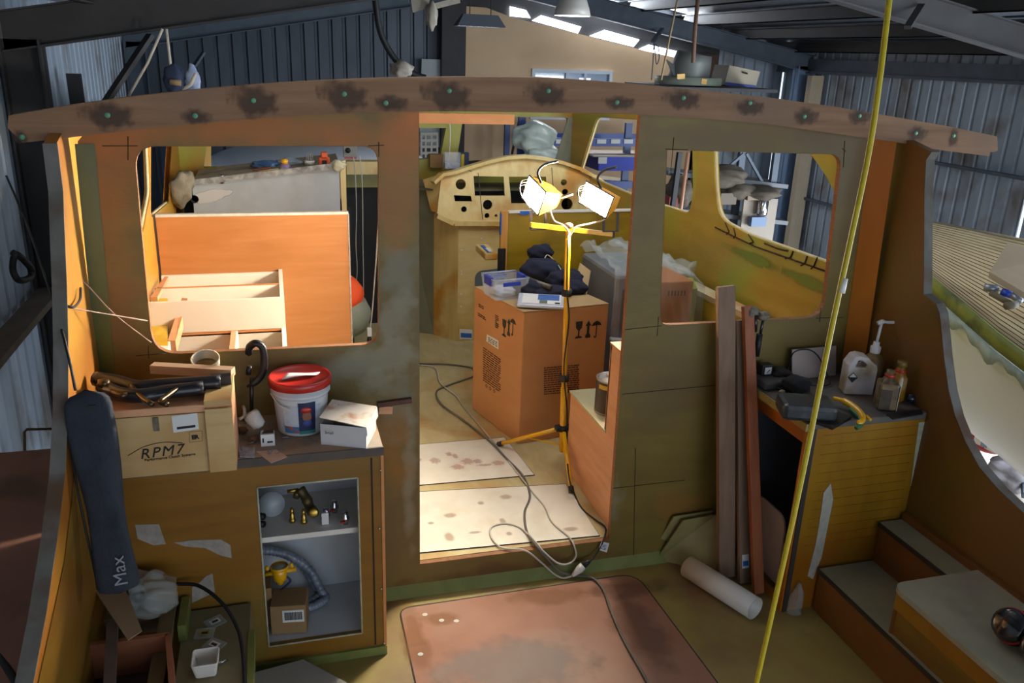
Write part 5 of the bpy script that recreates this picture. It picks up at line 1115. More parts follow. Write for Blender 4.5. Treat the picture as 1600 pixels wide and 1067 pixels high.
# ---------- contents of the left cabinet
sh=shz+.001
CB=lambda x,y,Y=-.2:Yp(x,y,Y)
def SH(x,y): return Zp(x,y,sh)
ld=thing('round_lid','round white lid leaning at the back of the cabinet shelf','lid',SH(424,812)); c=Yp(425,797,-.15)
MB().lathe([(0,0),(.042,0),(.045,.004),(.045,.012),(0,.012)],V(c.x,c.y,sh+.044),(0.1,-1,.35),24).build('lid_disc',mat('grey_white_plastic','#a4a8ac',rough=.4),ld)
bl_=thing('black_grips','two black rubber grips at the left of the cabinet shelf','grips',SH(408,825))
for y in (806,818): MB().tube([Yp(402,y,-.22),Yp(412,y+1,-.24)],.012,10).build('grip',dark,bl_)
pm=thing('bronze_fitting','large dark bronze valve fitting on the cabinet shelf','valve',SH(480,810))
MB().tube(bez([V(*Yp(468,764,-.16)),V(*Yp(478,778,-.18)),V(*Yp(484,792,-.2)),V(*Yp(489,800,-.22))],4),[.02,.02,.018,.017,.018,.02,.018,.017,.018,.018,.02,.02,.02],12).build('valve_body',bronze,pm)
MB().tube([Yp(449,768,-.17),Yp(466,765,-.165)],.007,10).build('spout',brass,pm); MB().tube([Yp(466,765,-.165),Yp(462,778,-.17)],.012,8).build('branch',bronze,pm)
MB().lathe([(0,0),(.017,0),(.018,.008),(.012,.012),(0,.012)],Yp(490,800,-.235),(0,-1,.3),16).build('end_cap',brass,pm)
for i,(x,y) in enumerate(((457,815),(475,817))):
    c=SH(x,y); t=thing('brass_fitting',f'small brass hose tail standing on the cabinet shelf, {["left","right"][i]} one of the pair','fitting',c,'brass hose tails on the cabinet shelf')
    MB().lathe([(0,0),(.011,0),(.011,.012),(.008,.014),(.009,.03),(.006,.034),(.0075,.04),(.005,.055),(0,.055)],c,seg=14).build('hose_tail',brass,t); MB().lathe([(.0115,.002),(.0125,.004),(.0125,.009),(.0115,.011)],c,seg=6).build('hex_nut',brass,t)
for i,(x,y,lab) in enumerate(((510,812,'chrome ball valve with a red handle, nearest on the shelf'),(523,800,'chrome ball valve behind the first one'),(540,818,'chrome ball valve at the right end of the shelf'))):
    c=SH(x,y); t=thing('ball_valve',lab,'valve',c); MB().lathe([(0,0),(.01,0),(.01,.01),(.014,.018),(.014,.026),(.009,.034),(.01,.046),(0,.046)],c,seg=14).build('valve_body',chrome,t)
    MB().bar(c+V(-.018,-.008,.012),c+V(0,-.012,.016),.012,.004).build('red_handle',red,t)
tag(MB().box(tuple(SH(505,820)+V(-.004,0,0)),tuple(SH(512,818)+V(.004,.001,.045))).build('paper_tag',paper),'white paper tag hanging by the chrome valves','tag')
# hose, strainer, carton below the shelf
hz=oz0+.002
hp_=[Yp(*p,Y) for p,Y in (((400,860),-.1),((430,862),-.1),((460,872),-.1),((485,892),-.1),((503,925),-.11),((510,955),-.12),((503,985),-.15),((487,1000),-.17),((462,1004),-.17))]
hp_=[V(p.x,p.y,max(p.z,hz+.02)) for p in hp_]
for nm,lab,off in (('coiled_hose','clear ribbed hose coiled in the lower part of the cabinet, outer turn',0),('coiled_hose','clear ribbed hose coiled in the lower part of the cabinet, inner turn',.03)):
    pts=bez([p+V(-off*.6,off,-off*.3 if p.z>hz+.06 else 0) for p in hp_],14); mb=MB(); mb.tube(pts,[.0165 if i%3 else .0135 for i in range(len(pts))],10); tag(mb.build(nm,mat('grey_ribbed_hose','#5c6270','#8d94a2',rough=.3,scale=30)),lab,'hose','hose turns in the cabinet')
sr_=thing('yellow_strainer','yellow pump strainer with a clear cap on the carton in the cabinet','strainer',Yp(435,890,-.2)); c=Yp(437,893,-.2)
MB().lathe([(0,-.05),(.012,-.05),(.016,-.035),(.024,-.03),(.028,.012),(.022,.016)],c,seg=18).build('strainer_body',yel,sr_)
MB().tube([c+V(-.055,0,-.005),c+V(.058,0,.002)],.008,10).build('port_pipe',yel,sr_)
MB().lathe([(.03,.014),(.034,.018),(.03,.026)],c,seg=18).build('clamp_ring',yel,sr_); MB().lathe([(0,.024),(.027,.022),(.028,.015)],c,seg=18).build('clear_cap',mat('milky_cap','#a9a894',rough=.3),sr_)
for s in (-1,1): MB().blob(c+V(.042*s,-.005,.024),(.008,.008,.01),8).build('wing_screw',yel,sr_)
MB().tube(bez([c+V(.02,0,-.02),c+V(.035,0,-.045),c+V(.01,0,-.07),c+V(0,.02,-.09)],5),.004,8).build('blue_tube',mat('dark_blue_tube','#1d2c50',rough=.4),sr_)
cc=thing('small_carton','small brown cardboard box with a barcode label in the cabinet','box',(-.03,-.24,hz))
M_=Matrix.Translation(V(-.035,-.23,hz))@Matrix.Rotation(-.12,4,'Z')
MB().box((-.062,-.05,0),(.062,.06,.118),M_).build('carton_body',cardd,cc,bevel=.002)
MB().box((-.02,-.052,.05),(.055,-.0505,.1),M_).build('label',paper,cc)
mb=MB(); x=-.012; rnd=random.Random(5)
while x<.046: w=rnd.choice((.0008,.0016,.0024)); mb.box((x,-.0535,.06),(x+w,-.0522,.092),M_); x+=w+.0014
mb.build('barcode',ink,[q for q in cc.children if q.name.startswith('label')][0])
tag(MB().box((-.115,-.22,hz),(-.095,-.1,hz+.16)).build('side_carton',cardd),'edge of another brown carton at the left of the cabinet','box')
# ---------- long dark bag leaning by the crate
bg_=thing('tripod_bag','long dark grey padded bag leaning against the crate and the left panel','bag',(-.5,-.55,.5))
a,b=V(-.545,-.47,1.165),V(-.50,-.62,.66)
d=(b-a).normalized(); side=V(1,-.05,0); nrm=d.cross(side).normalized(); side=nrm.cross(d).normalized()
def bagf(u,v):
    t=2*PI*u; w=.058*(1-.12*v); th=.032
    e=min(1,math.sqrt(max(0,1-(1-min(v/.07,1))**2)))*min(1,math.sqrt(max(0,1-(1-min((1-v)/.05,1))**2))+.02)
    cx=math.copysign(abs(math.cos(t))**.6,math.cos(t)); cy=math.copysign(abs(math.sin(t))**.6,math.sin(t))
    return a+(b-a)*1.12*v+side*(cx*w*e+.006*math.sin(8*v+t))+nrm*(cy*th*e+.004*math.sin(11*v+2*t))
MB().grid(bagf,32,40).build('bag_body',mat('charcoal_fabric','#22272f','#2d333c',rough=.9,scale=14,bump=.4,bscale=80),bg_)
MB().box(tuple(a+V(.01,-.045,-.05)),tuple(a+V(.03,-.04,-.03))).build('strap_patch',dark,bg_)
nn=nrm if nrm.y<0 else -nrm
text('bag_lettering','Max',a+(b-a)*.98+nn*.036+side*.02,-(b-a),side*-1 if False else V(-1,0,0),.05,mat('pale_grey_print','#8d9096',rough=.8),bg_)
MB().tube(bez([a+side*-.06+(b-a)*.1,a+side*-.064+(b-a)*.5,a+side*-.055+(b-a)*1.0],5),.003,6).build('piping',dark,bg_)
# ---------- clutter at the lower left
ply2=mat('greenish_ply_scrap','#75694a','#857a58',rough=.7,scale=6)
lk=thing('low_ledge','low grey-olive plywood ledge at the lower left beside the cabinet','ledge',(-.3,-.8,.0))
L1=[Zp(302,930,.3),Zp(378,975,.3),Zp(392,1080,.3),Zp(300,1080,.3)]
MB().box((-.37,-1.3,.0),(-.16,CY-.015,.3)).build('ledge_box',ply2,lk)
MB().box((-.165,-1.3,.25),(-.145,-.5,.305)).build('green_edge',glassg,lk); 
MB().box((-.375,-.5,.301),(-.35,CY-.016,.36)).build('green_edge',glassg,lk)
MB().bar(V(-.41,CY-.03,.35),V(-.41,-1.3,.35),.045,.03).build('rail',mat('dull_timber','#665438','#77633f',rough=.7,scale=5,stretch=(8,.5,8)),lk)
tr=thing('wooden_tray','open wooden tray with reddish edges at the bottom left','tray',(-.5,-1,.3))
za=.42
q=[Zp(112,1010,za),Zp(262,990,za),Zp(272,1110,za),Zp(90,1110,za)]
for i in range(4):
    a,b=q[i],q[(i+1)%4]; MB().bar(a+V(0,0,-.06),b+V(0,0,-.06),.016,.12).build('tray_side',mat('reddish_tray_wood','#8c5034','#a06444',rough=.6,scale=4,stretch=(1,1,7)),tr)
MB().prism([p+V(0,0,-.13) for p in q],(0,0,.01)).build('tray_bottom',mat('dark_tray_bottom','#3c2c22','#4a382c',rough=.8,scale=5),tr)
a=Zp(176,975,.46); b=Zp(170,1100,.4)
tag(MB().bar(a,b,.03,.02).build('timber_offcut',mat('dark_slat_wood','#4a3a30','#58463a',rough=.7,scale=9)),'narrow dark timber slat lying across the wooden tray','slat')
ob_=thing('open_carton','torn open brown carton holding a crumpled clear bag at the lower left','box',(-.5,-.7,.4))
z_=.5
fl_=[Zp(148,884,z_),Zp(180,880,z_),Zp(222,985,z_-.02),Zp(200,1000,z_-.02),Zp(150,925,z_)]
MB().prism(fl_,(0,0,-.003)).build('flap',mat('grey_brown_card','#7d664a','#8c7458',rough=.85,scale=4),ob_)
MB().prism([Zp(178,882,z_),Zp(276,902,z_),Zp(272,945,z_-.1),Zp(185,920,z_-.08)],(0,.003,0)).build('flap',MAT['grey_brown_card'],ob_)
c=Zp(215,940,.36); MB().box((c.x-.1,c.y-.09,.3),(c.x+.1,c.y+.09,.37)).build('carton_base',MAT['grey_brown_card'],ob_)
tag(MB().blob(Zp(238,932,.44),(.07,.06,.065),18,.16,8).build('clear_bag',plastic,solid=.0),'crumpled clear plastic bag in the torn carton','bag')
tag(MB().blob(Zp(208,925,.42),(.05,.05,.05),12,.2,2).build('dark_bag',blackpl),'dark plastic sheet beside the clear bag in the carton','bag')
OL=lambda x,y,z=.001:Zp(x,y,.3+z)
cup=thing('plastic_tub','small white square plastic tub on the low ledge','tub',OL(322,1040)); c=OL(323,1048)
mb=MB(); lo=[c+V(x,y,0) for x,y in ((-.028,-.03),(.028,-.03),(.028,.03),(-.028,.03))]; hi=[c+V(x*1.3,y*1.3,.05) for x,y in ((-.028,-.03),(.028,-.03),(.028,.03),(-.028,.03))]
mb.add(lo+hi,[(0,1,2,3),(0,1,5,4),(1,2,6,5),(2,3,7,6),(3,0,4,7)]); mb.build('tub_body',white,cup,solid=.003,bevel=.006); mb=MB(); mb.tube(roundpoly(hi,.01),.003,6,closed=True); mb.build('rim',white,cup)
tag(MB().tube([OL(342,1036,.01),OL(356,1030,.01)],.004,8).build('small_bolt',chrome),'small shiny bolt beside the white tub','bolt')
for i,(x,y,m,lab) in enumerate(((336,972,'#8d92a0','clear zip packet with a barcode label on the low ledge, uppermost'),(320,990,'#a8a890','clear zip packet with a yellow label on the low ledge'),(335,1008,'#7e8290','clear zip packet with a grey label, nearest the white tub'))):
    t=thing('zip_packet',lab,'packet',OL(x,y,.002+.004*i)); c=OL(x,y,.002+.004*i); M_=Matrix.Translation(c)@Matrix.Rotation(.5-.6*i,4,'Z')
    MB().box((-.03,-.025,0),(.03,.025,.003),M_).build('packet_film',plastic,t); MB().box((-.016,-.01,.0035),(.016,.012,.0042),M_).build('packet_label',paper if i!=1 else mat('olive_label','#a8a040',rough=.6),t); MB().box((-.01,-.006,.0044),(.01,.004,.005),M_).build('label_print',ink,t)
cable('electrical_cable','black cord arching from the carton down past the low ledge',[Zp(275,912,.42),Zp(310,915,.42),Zp(345,940,.4),Zp(368,975,.36),Zp(378,1010,.33),Zp(384,1080,.3)],.006,dark)
tag(MB().prism([Zp(392,1052,.06),Zp(474,1030,.06),Zp(545,1068,.06),Zp(560,1100,.06),Zp(400,1120,.06)],(0,0,-.05)).build('white_board',mat('dull_white_board','#9a968c','#a6a298',rough=.7,scale=6)),'dull white board lying on the floor in front of the left cabinet','board')
# strings at the left window
def string(lab,pts,r=.0022): tag(MB().tube(pts,r,5).build('string',mat('pinkish_string','#b89a88',rough=.9)),lab,'string')
string('pale string from the left panel edge down to the window corner',bez([Xp(88,421,-.64),Xp(130,440,-.6),Yp(178,490,-.05),Yp(236,535,-.01)],4))
string('pale string stretched from the knot to the left window edge',bez([Xp(96,480,-.62),Xp(114,482,-.6),Yp(230,501,-.005)],4))
tag(MB().tube(bez([Xp(126,450,-.59),Xp(125,468,-.585),Xp(115,480,-.585),Xp(104,478,-.6)],5),.004,6).build('grey_hook',steeld),'small grey hook on the left panel holding the strings','hook')
cable('hanging_black_cable','black cable drooping outside the left panel to the long bag',[Yp(10,275,.6),Yp(42,350,.3),Yp(68,425,0),Yp(92,500,-.3),Yp(104,545,-.42),Yp(112,580,-.45),Yp(118,610,-.46)],.004,dark)
# ================= right side of the cockpit
# planks leaning on the bulkhead
def plank(nm,lab,b,t,w,h,m,up=(0,-1,.3)):
    return tag(MB().bar(b,t,w,h,up).build(nm,m,bevel=.002),lab,'plank')
plank('timber_plank','wide grey-brown plank leaning upright on the bulkhead below the right window',Zp(1134,905,0)+V(0,0,.012),Yp(1134,447,-.045),.075,.022,brownwood)
plank('timber_plank','thin yellowish plank just behind the wide grey-brown one',Zp(1124,895,0)+V(0,0,.01),Yp(1123,452,-.02),.02,.02,ochre)
plank('timber_plank','reddish plank leaning right of the grey-brown one',Zp(1184,930,0)+V(0,0,.012),Yp(1168,478,-.04),.045,.024,redwood)
sp=thing('timber_plank','short brown plank with a blue and white label at its foot, between the leaning planks','plank',Zp(1165,915,0)); a,b=Zp(1164,915,0)+V(0,.01,.012),Yp(1158,500,-.02)
MB().bar(a,b,.05,.018,(0,-1,.3)).build('plank_body',brownwood,sp)
k=(b-a).normalized(); s_=V(1,0,0); c=a+k*.07+V(0,-.012,0); MB().prism([c-s_*.016,c+s_*.016,c+s_*.016+k*.06,c-s_*.016+k*.06],(0,-.002,0)).build('label',paper,sp); MB().prism([c-s_*.013+k*.01,c+s_*.013+k*.01,c+s_*.013+k*.032,c-s_*.013+k*.032]+[],(0,-.003,0)).build('label_print',tapeb,sp)
# small plywood offcuts leaning in the corner
for nm,lab,pp_,y in (('ply_offcut','pale plywood offcut leaning on the bulkhead foot, rear one',((1013,868),(1052,806),(1112,797),(1105,862)),-.02),('ply_offcut','pale plywood offcut leaning in front of the rear one',((1025,873),(1066,812),(1118,803),(1118,895)),-.05)):
    q=[Zp(*pp_[0],.001),Yp(*pp_[1],y),Yp(*pp_[2],y),Zp(pp_[3][0],pp_[3][1],.001)]
    tag(MB().prism(q,(0,-.009,.002)).build(nm,mat('olive_offcut','#8f8450','#9c915e',rough=.6,scale=6,third='#85694a',tscale=5)),lab,'board','plywood offcuts in the corner')
# white pipe on the floor
a,b=Zp(1078,893,.055),Zp(1178,953,.055); a=Zp(1075,885,.05); b=Zp(1180,951,.05); d=(b-a).normalized()
tb_=thing('plastic_pipe','white plastic pipe offcut lying on the cockpit floor','pipe',(a+b)/2)
MB().lathe([(.047,0),(.047,(b-a).length),(.043,(b-a).length),(.043,0),(.047,0)],a,d,36).build('pipe_wall',pvc,tb_)
# white rounded sheet in the cabinet opening
q=roundpoly([V(rx0+.04,-.12,.04),V(rx0+.04,-.34,.04),V(rx0+.03,-.34,.36),V(rx0+.03,-.12,.36)],[0,0,.06,.06]); tag(MB().prism(q,(.008,0,0)).build('rounded_panel',mat('pink_grey_panel','#a08c80','#ac988c',rough=.5)),'pale rounded panel standing inside the right cabinet opening','panel')
# spring clamp on window edge
cl=thing('pipe_clamp','black clamp with rubber grips hanging on the right window edge','clamp',Yp(1188,500,-.04))
MB().blob(Yp(1176,487,-.05),(.03,.02,.02),10,.2,3).build('clamp_head',mat('muddy_metal','#5d5448','#857a6a',rough=.6,scale=40),cl); MB().blob(Yp(1192,494,-.05),(.03,.025,.018),10,.2,5).build('clamp_jaw',MAT['muddy_metal'],cl)
MB().tube([Yp(1181,492,-.06),Yp(1180,518,-.065)],.008,8).build('clamp_arm',bm2,cl); MB().tube([Yp(1193,495,-.06),Yp(1187,528,-.065)],.006,8).build('clamp_arm',bm2,cl)
MB().tube([Yp(1187,522,-.07),Yp(1182,556,-.07)],[.013,.012],10).build('rubber_grip',dark,cl)
# right countertop items
TR=RZ; O2=lambda x,y,z=.001:Zp(x,y,TR+z)
gm=thing('gauge_box','small black box with a white dial face at the rear left of the right countertop','gauge',O2(1208,570)); c=V(1.915,-.075,TR+.034)
tag(MB().box((1.862,-.15,TR+.001),(1.99,-.004,TR+.032)).build('foam_block',mat('grey_foam','#4d4b48','#5c5a56',rough=.95,scale=20,bump=.4),bevel=.006),'grey foam block at the rear left of the right countertop, under the gauge box','block')
MB().box((c.x-.026,c.y,c.z),(c.x+.026,c.y+.04,c.z+.045)).build('case',blackpl,gm,bevel=.004); gc_=gm.children[0] if gm.children else gm; MB().box((c.x-.014,c.y-.002,c.z+.006),(c.x+.016,c.y-.0005,c.z+.036)).build('dial',paper,gc_); MB().bar(c+V(-.004,-.003,.014),c+V(.008,-.003,.026),.002,.002).build('needle',ink,gc_)
sgb=thing('sanding_sheets','pinkish white sheet standing against the bulkhead on the right countertop','sheet',O2(1270,575))
c0_,c1_=Yp(1238,597,-.07),Yp(1304,590,-.05); MB().prism([V(c0_.x,-.06,TR+.002),V(c1_.x,-.05,TR+.002),V(c1_.x,-.02,TR+.125),V(c0_.x+.0,-.03,TR+.125)],(0,-.006,0)).build('sheet',mat('dirty_pinkish_sheet','#a8968e','#b4a49c',rough=.6,scale=7),sgb)
cable('black_hose_loop','black wire looping over the pinkish sheet on the right countertop',[O2(1228,600,.01),O2(1232,575,.05),Yp(1240,551,-.08),Yp(1262,546,-.08),Yp(1278,556,-.09),Yp(1290,580,-.1),O2(1296,600,.01),O2(1270,602,.01),O2(1240,595,.01),O2(1205,588,.01),O2(1212,605,.01),O2(1250,612,.01)],.003,dark)
sb2=thing('sander','black sander bag with a dull hard case on the right countertop','sander',O2(1260,630)); 
M_=Matrix.Translation(O2(1262,640,.03))@Matrix.Rotation(-.35,4,'Z')
MB().box((-.105,-.06,-.028),(.095,.08,.038),M_).build('hard_case',mat('dark_case_plastic','#24272a','#2f3336',rough=.35,scale=9,third='#4a4e4c',tscale=14),sb2,bevel=.018)
MB().blob(O2(1245,600,.035),(.06,.05,.035),12,.12,3).build('fabric_bag',mat('near_black_fabric','#16171c',rough=.9,bump=.4),sb2); MB().blob(O2(1220,585,.03),(.05,.04,.03),12,.15,7).build('fabric_flap',mat('dark_brown_fabric','#2e2a28','#3a3532',rough=.95,scale=20,bump=.5),sb2)
MB().blob(O2(1222,612,.01),(.014,.01,.009),8).build('tan_toggle',mat('tan_plastic','#9a8a66',rough=.5),sb2)
MB().prism([O2(1240,650,.002),O2(1300,672,.002),O2(1330,655,.002),O2(1290,640,.002)],(0,0,.012)).build('strap',dark,sb2)
nf=thing('utility_knife','yellow and green tool handle lying at the front of the right countertop','tool',O2(1325,645))
kp=[O2(1302,622,.03),O2(1315,625,.032),O2(1330,633,.03),O2(1344,645,.022),O2(1348,656,.016),O2(1340,662,.012)]
MB().tube(bez(kp,4),[.008]*5+[.013]*10+[.011]*5+[.006],10).build('yellow_handle',yel,nf)
MB().tube(bez([p+V(-.012,-.012,-.010) for p in kp[2:]],4),.009,8).build('green_grip',mat('green_rubber','#2d6a44',rough=.5),nf)
MB().tube([O2(1354,650,.01),O2(1360,656,.01)],.006,8).build('yellow_tip',yel,nf)
a=O2(1290,655,.012); bf=thing('brass_connector','brass hose connector at the front of the right countertop','fitting',a); MB().tube([a,a+V(.02,.015,0),a+V(.022,.017,0),a+V(.045,.03,0)],[.012,.012,.008,.007],12).build('connector_body',brass,bf); MB().tube([a+V(-.012,-.008,0),a],[.009,.012],12).build('collar',chrome,bf)
# white jug with handle and hazard diamond
jg=thing('chemical_jug','white plastic jug with a black hazard diamond on the right countertop','jug',O2(1335,625)); c=O2(1336,612)
M_=Matrix.Translation(c)@Matrix.Rotation(-.3,4,'Z')
jm=mat('dirty_white_jug','#bdb4b2','#c8c0be',rough=.4,scale=5,third='#9a8460',tscale=7)
prof=[(-.058,0),(.058,0),(.06,.11),(.055,.125),(.025,.15),(.02,.158),(-.02,.165),(-.038,.16),(-.058,.125)]
hole=[(-.028,.13),(-.012,.148),(.012,.143),(.02,.133),(.0,.125)]
hole=[(-.03,.118),(.012,.118),(.014,.13),(-.006,.146),(-.022,.146)]
MB().prism([M_@V(x,-.035,z) for x,z in prof],M_.to_3x3()@V(0,.07,0),holes=[[M_@V(x,-.035,z) for x,z in hole]]).build('jug_body',jm,jg,bevel=.012); jb=[q for q in bpy.data.objects if q.name.startswith('jug_body')][0]
dm=M_@V(-.035,-.0365,.075); uu=M_.to_3x3()@V(1,0,0)
MB().prism([dm+uu*.02,dm+V(0,0,.022),dm-uu*.02,dm-V(0,0,.022)],M_.to_3x3()@V(0,-.001,0)).build('hazard_diamond',ink,jb)
dm2=dm+V(0,0,.001)+M_.to_3x3()@V(0,-.0008,0); MB().prism([dm2+uu*.015+V(0,0,.001),dm2+V(0,0,.017),dm2-uu*.015+V(0,0,.001)],M_.to_3x3()@V(0,-.001,0)).build('diamond_upper_half',paper,jb)
# pump bottle behind it
pb=thing('pump_bottle','resin bottle with a tall white pump head behind the jug','bottle',O2(1375,590)); c=O2(1372,612)+V(.0,.06,0)
MB().lathe([(0,0),(.04,0),(.042,.01),(.042,.11),(.03,.135),(.018,.145),(.018,.155)],c,seg=20).build('bottle_body',mat('amber_smeared','#7a5426','#a08a6a',rough=.35,scale=14,alpha=.9),pb)
MB().lathe([(.02,.15),(.021,.175),(.013,.18),(.013,.195),(0,.195)],c,seg=16).build('pump_collar',mat('pump_white','#d0ccca',rough=.4),pb)
MB().tube([c+V(0,0,.19),c+V(.006,0,.275)],.006,10).build('pump_stem',MAT['pump_white'],pb)
h0=c+V(.006,0,.275); MB().tube(bez([h0+V(-.018,0,.0),h0+V(0,0,.006),h0+V(.03,0,.002),h0+V(.065,0,0)],4),[.009]*6+[.006]*7,10).build('pump_spout',MAT['pump_white'],pb)
# two brown glass bottles
gb=mat('smeared_brown_glass','#5a3d1e','#8c7550',rough=.3,scale=12,third='#3a2a1a',tscale=12,coat=.3); am=mat('amber_glass','#7a5410','#94681c',rough=.2,scale=9,third='#a58a60',tscale=14,coat=.4)
b1=thing('square_bottle','square brown resin bottle with a white dripped label, nearest on the right countertop','bottle',O2(1380,645)); c=O2(1381,636); M_=Matrix.Translation(c)@Matrix.Rotation(-.5,4,'Z')
MB().box((-.037,-.037,0),(.037,.037,.11),M_).build('bottle_body',gb,b1,bevel=.01); MB().lathe([(.034,.105),(.02,.125),(.016,.13),(.016,.155),(0,.155)],c,seg=16).build('bottle_neck',gb,b1)
MB().box((-.03,-.0395,.004),(.012,-.0375,.085),M_).build('dark_label',mat('dark_label','#2e2418','#4a3a26',rough=.6,scale=30),b1)
MB().box((.0375,-.034,.003),(.0395,.034,.1),M_).build('dripped_label',mat('dripped_white','#b0a684','#c4bca0',rough=.6,scale=14),b1)
MB().lathe([(.0165,.13),(.0195,.13),(.0195,.14),(.0165,.14)],c,seg=16).build('red_band',red,b1)
b2=thing('amber_bottle','amber glass bottle with a dark cap behind the square bottle','bottle',O2(1405,630)); c=O2(1400,628)+V(.012,.02,0)
MB().lathe([(0,0),(.03,0),(.032,.008),(.031,.095),(.02,.12),(.015,.128),(.015,.15),(0,.15)],c,seg=20).build('bottle_body',am,b2); MB().lathe([(0,.145),(.019,.145),(.019,.165),(0,.166)],c,seg=16).build('cap',mat('amber_cap','#6a5220','#8c7030',rough=.4,scale=20),b2); MB().lathe([(.016,.12),(.02,.12),(.02,.13),(.016,.13)],c,seg=16).build('red_band',red,b2)
tag(MB().blob(O2(1424,622,.018),(.022,.02,.018),12).build('glass_knob',mat('dark_blue_glass','#242a38',rough=.1,coat=.5)),'small dark round glass knob right of the bottles','knob')  # round glass knob standing beside the bottles
tag(MB().prism([O2(1385,648),O2(1440,640),O2(1442,648),O2(1395,656)],(0,0,.004)).build('black_rag',dark),'flat black rag at the front right of the countertop','rag')
# ear muffs on the seat
em=thing('ear_muffs','black ear muffs with a red stripe lying on the seat lid at the right edge','ear muffs',Zp(1590,990,.42)); c=Zp(1586,978,.455)
for dz,dy in ((.0,0),(.0,-.11)):
    MB().lathe([(0,0),(.046,.004),(.055,.026),(.05,.046),(.039,.052),(0,.052)],c+V(0,dy,-.005),(-.85,-.1,.5),20).build('ear_cup',mat('glossy_black','#15171c',rough=.12,coat=.6),em)
    ec=[q for q in em.children][-1]; ec=[q for q in bpy.data.objects if q.name.startswith('ear_cup')][-1]
    MB().lathe([(.0535,.016),(.057,.018),(.057,.026),(.0535,.028)],c+V(0,dy,-.005),(-.85,-.1,.5),20).build('red_stripe',red,ec)
    MB().lathe([(.026,-.02),(.056,-.018),(.058,-.002),(.04,0)],c+V(0,dy,-.005),(-.85,-.1,.5),20).build('ear_cushion',dark,ec)
MB().tube(bez([c+V(.02,0,.02),c+V(.07,-.01,.05),c+V(.11,-.055,.06),c+V(.07,-.1,.05),c+V(.02,-.11,.02)],6),.007,8).build('headband',dark,em)
# ---------- yellow line hanging through the picture
yr=thing('yellow_line','taut yellow line crossing in front of the beam down to the cockpit floor','rope',(1,-1,1)); 
D_=lambda x,y,d:CAM+ray(x,y)*d
pts=bez([D_(1393,-30,1.55),D_(1375,120,1.56),D_(1358,235,1.58),D_(1330,370,1.6),D_(1302,500,1.63),D_(1278,620,1.67),D_(1250,760,1.72),D_(1215,920,1.8),D_(1178,1085,1.88)],8)
MB().tube(pts,.0055,8).build('line',mat('yellow_rope','#b8a010','#c8b018',rough=.6,scale=60),yr); k=pts[33:36]; MB().tube([D_(1320,435,1.612),D_(1315,458,1.615)],.0062,8).build('pale_splice',white,yr)
# ================= neighbouring boat on the right
nb=thing('wooden_boat','neighbouring boat with a planked pale deck and white hull, right of the cockpit','boat',(4,1,FZ))
dn=[Zp(1430,412,.95),Zp(1450,432,.93),Zp(1480,458,.92),Zp(1520,492,.90),Zp(1560,526,.88),Zp(1600,556,.87),Zp(1640,584,.86)]
dn=[D_(1400,385,4.6),D_(1450,432,4.35),D_(1485,462,4.15),D_(1520,492,3.95),D_(1560,526,3.75),D_(1600,556,3.6),D_(1680,612,3.35)]
df=[D_(1400,336,6.9),D_(1450,346,6.9),D_(1490,353,6.9),D_(1530,361,6.9),D_(1570,369,6.9),D_(1610,377,6.8),D_(1720,400,6.6)]
mb=MB(); n=len(dn)
def dk(u,v):
    t=u*(n-1); i=min(int(t),n-2); f=t-i; a=dn[i].lerp(dn[i+1],f); b=df[i].lerp(df[i+1],f); return a.lerp(b,v)
mb.grid(dk,n-1,12); mb.build('deck',teak,nb,solid=.02)
mb=MB()
for k in range(1,26):
    v=(k/26)**1.3; mb.tube([dk(u/12,v)+V(0,0,.011) for u in range(13)],.003,4)
mb.build('deck_seams',caulk,nb)
mb=MB(); mb.grid(lambda u,v:dk(u,0)+V(0,-.005,.012-.07*v),12,1); mb.build('sheer_strake',mat('green_yellow_edge','#6d7a28','#8a8a3c',rough=.5,scale=8,third='#3f4a24',tscale=6),nb,solid=.02)
mb=MB(); mb.grid(lambda u,v:dk(u,0)+V(-.01,-.01,-.065-.05*v*(1+.4*math.sin(23*u)+.3*math.sin(51*u))),48,1); mb.build('torn_masking',mat('pale_masking','#8ea0a0','#a8b6b6',rough=.7,scale=20),nb,solid=.01)
hb=[D_(1480,640,5.2),D_(1495,655,5.1),D_(1520,675,5.0),D_(1545,696,4.9),D_(1570,716,4.8),D_(1600,742,4.7),D_(1700,820,4.4)]
def hull(u,v):
    t=u*(n-1); i=min(int(t),n-2); f=t-i; a=dn[i].lerp(dn[i+1],f)+V(.03,0,-.1); b=hb[i].lerp(hb[i+1],f)
    m=a.lerp(b,.5)+V(-.12,-.02,-.12); return a*(1-v)**2+m*2*v*(1-v)+b*v*v
MB().grid(hull,18,14).build('hull',whitegel,nb,solid=.02)
cu=[D_(1571,395,4.5),D_(1640,418,4.4),D_(1620,490,4.0),D_(1542,443,4.15)]
tag(MB().prism([p+V(0,0,.03) for p in cu],(0,0,.03)).build('beige_board',mat('beige_board','#a89478','#b4a086',rough=.7,scale=3)),'beige board lying on the neighbouring boat deck','board')
hm=thing('hammer','hammer with a grey head lying on the planked deck','hammer',D_(1560,460,4.05)); MB().tube([D_(1549,458,4.08),D_(1578,474,3.98)],.016,8).build('handle',mat('worn_grey_handle','#6a6250','#7c745e',rough=.7),hm); MB().tube([D_(1538,449,4.1),D_(1560,452,4.08)],.02,8).build('hammer_head',mat('grey_iron','#8c9098',rough=.4,metal=.6),hm); MB().tube([D_(1572,478,3.95),D_(1588,476,3.96)],.02,8).build('handle_end',MAT['worn_grey_handle'],hm)
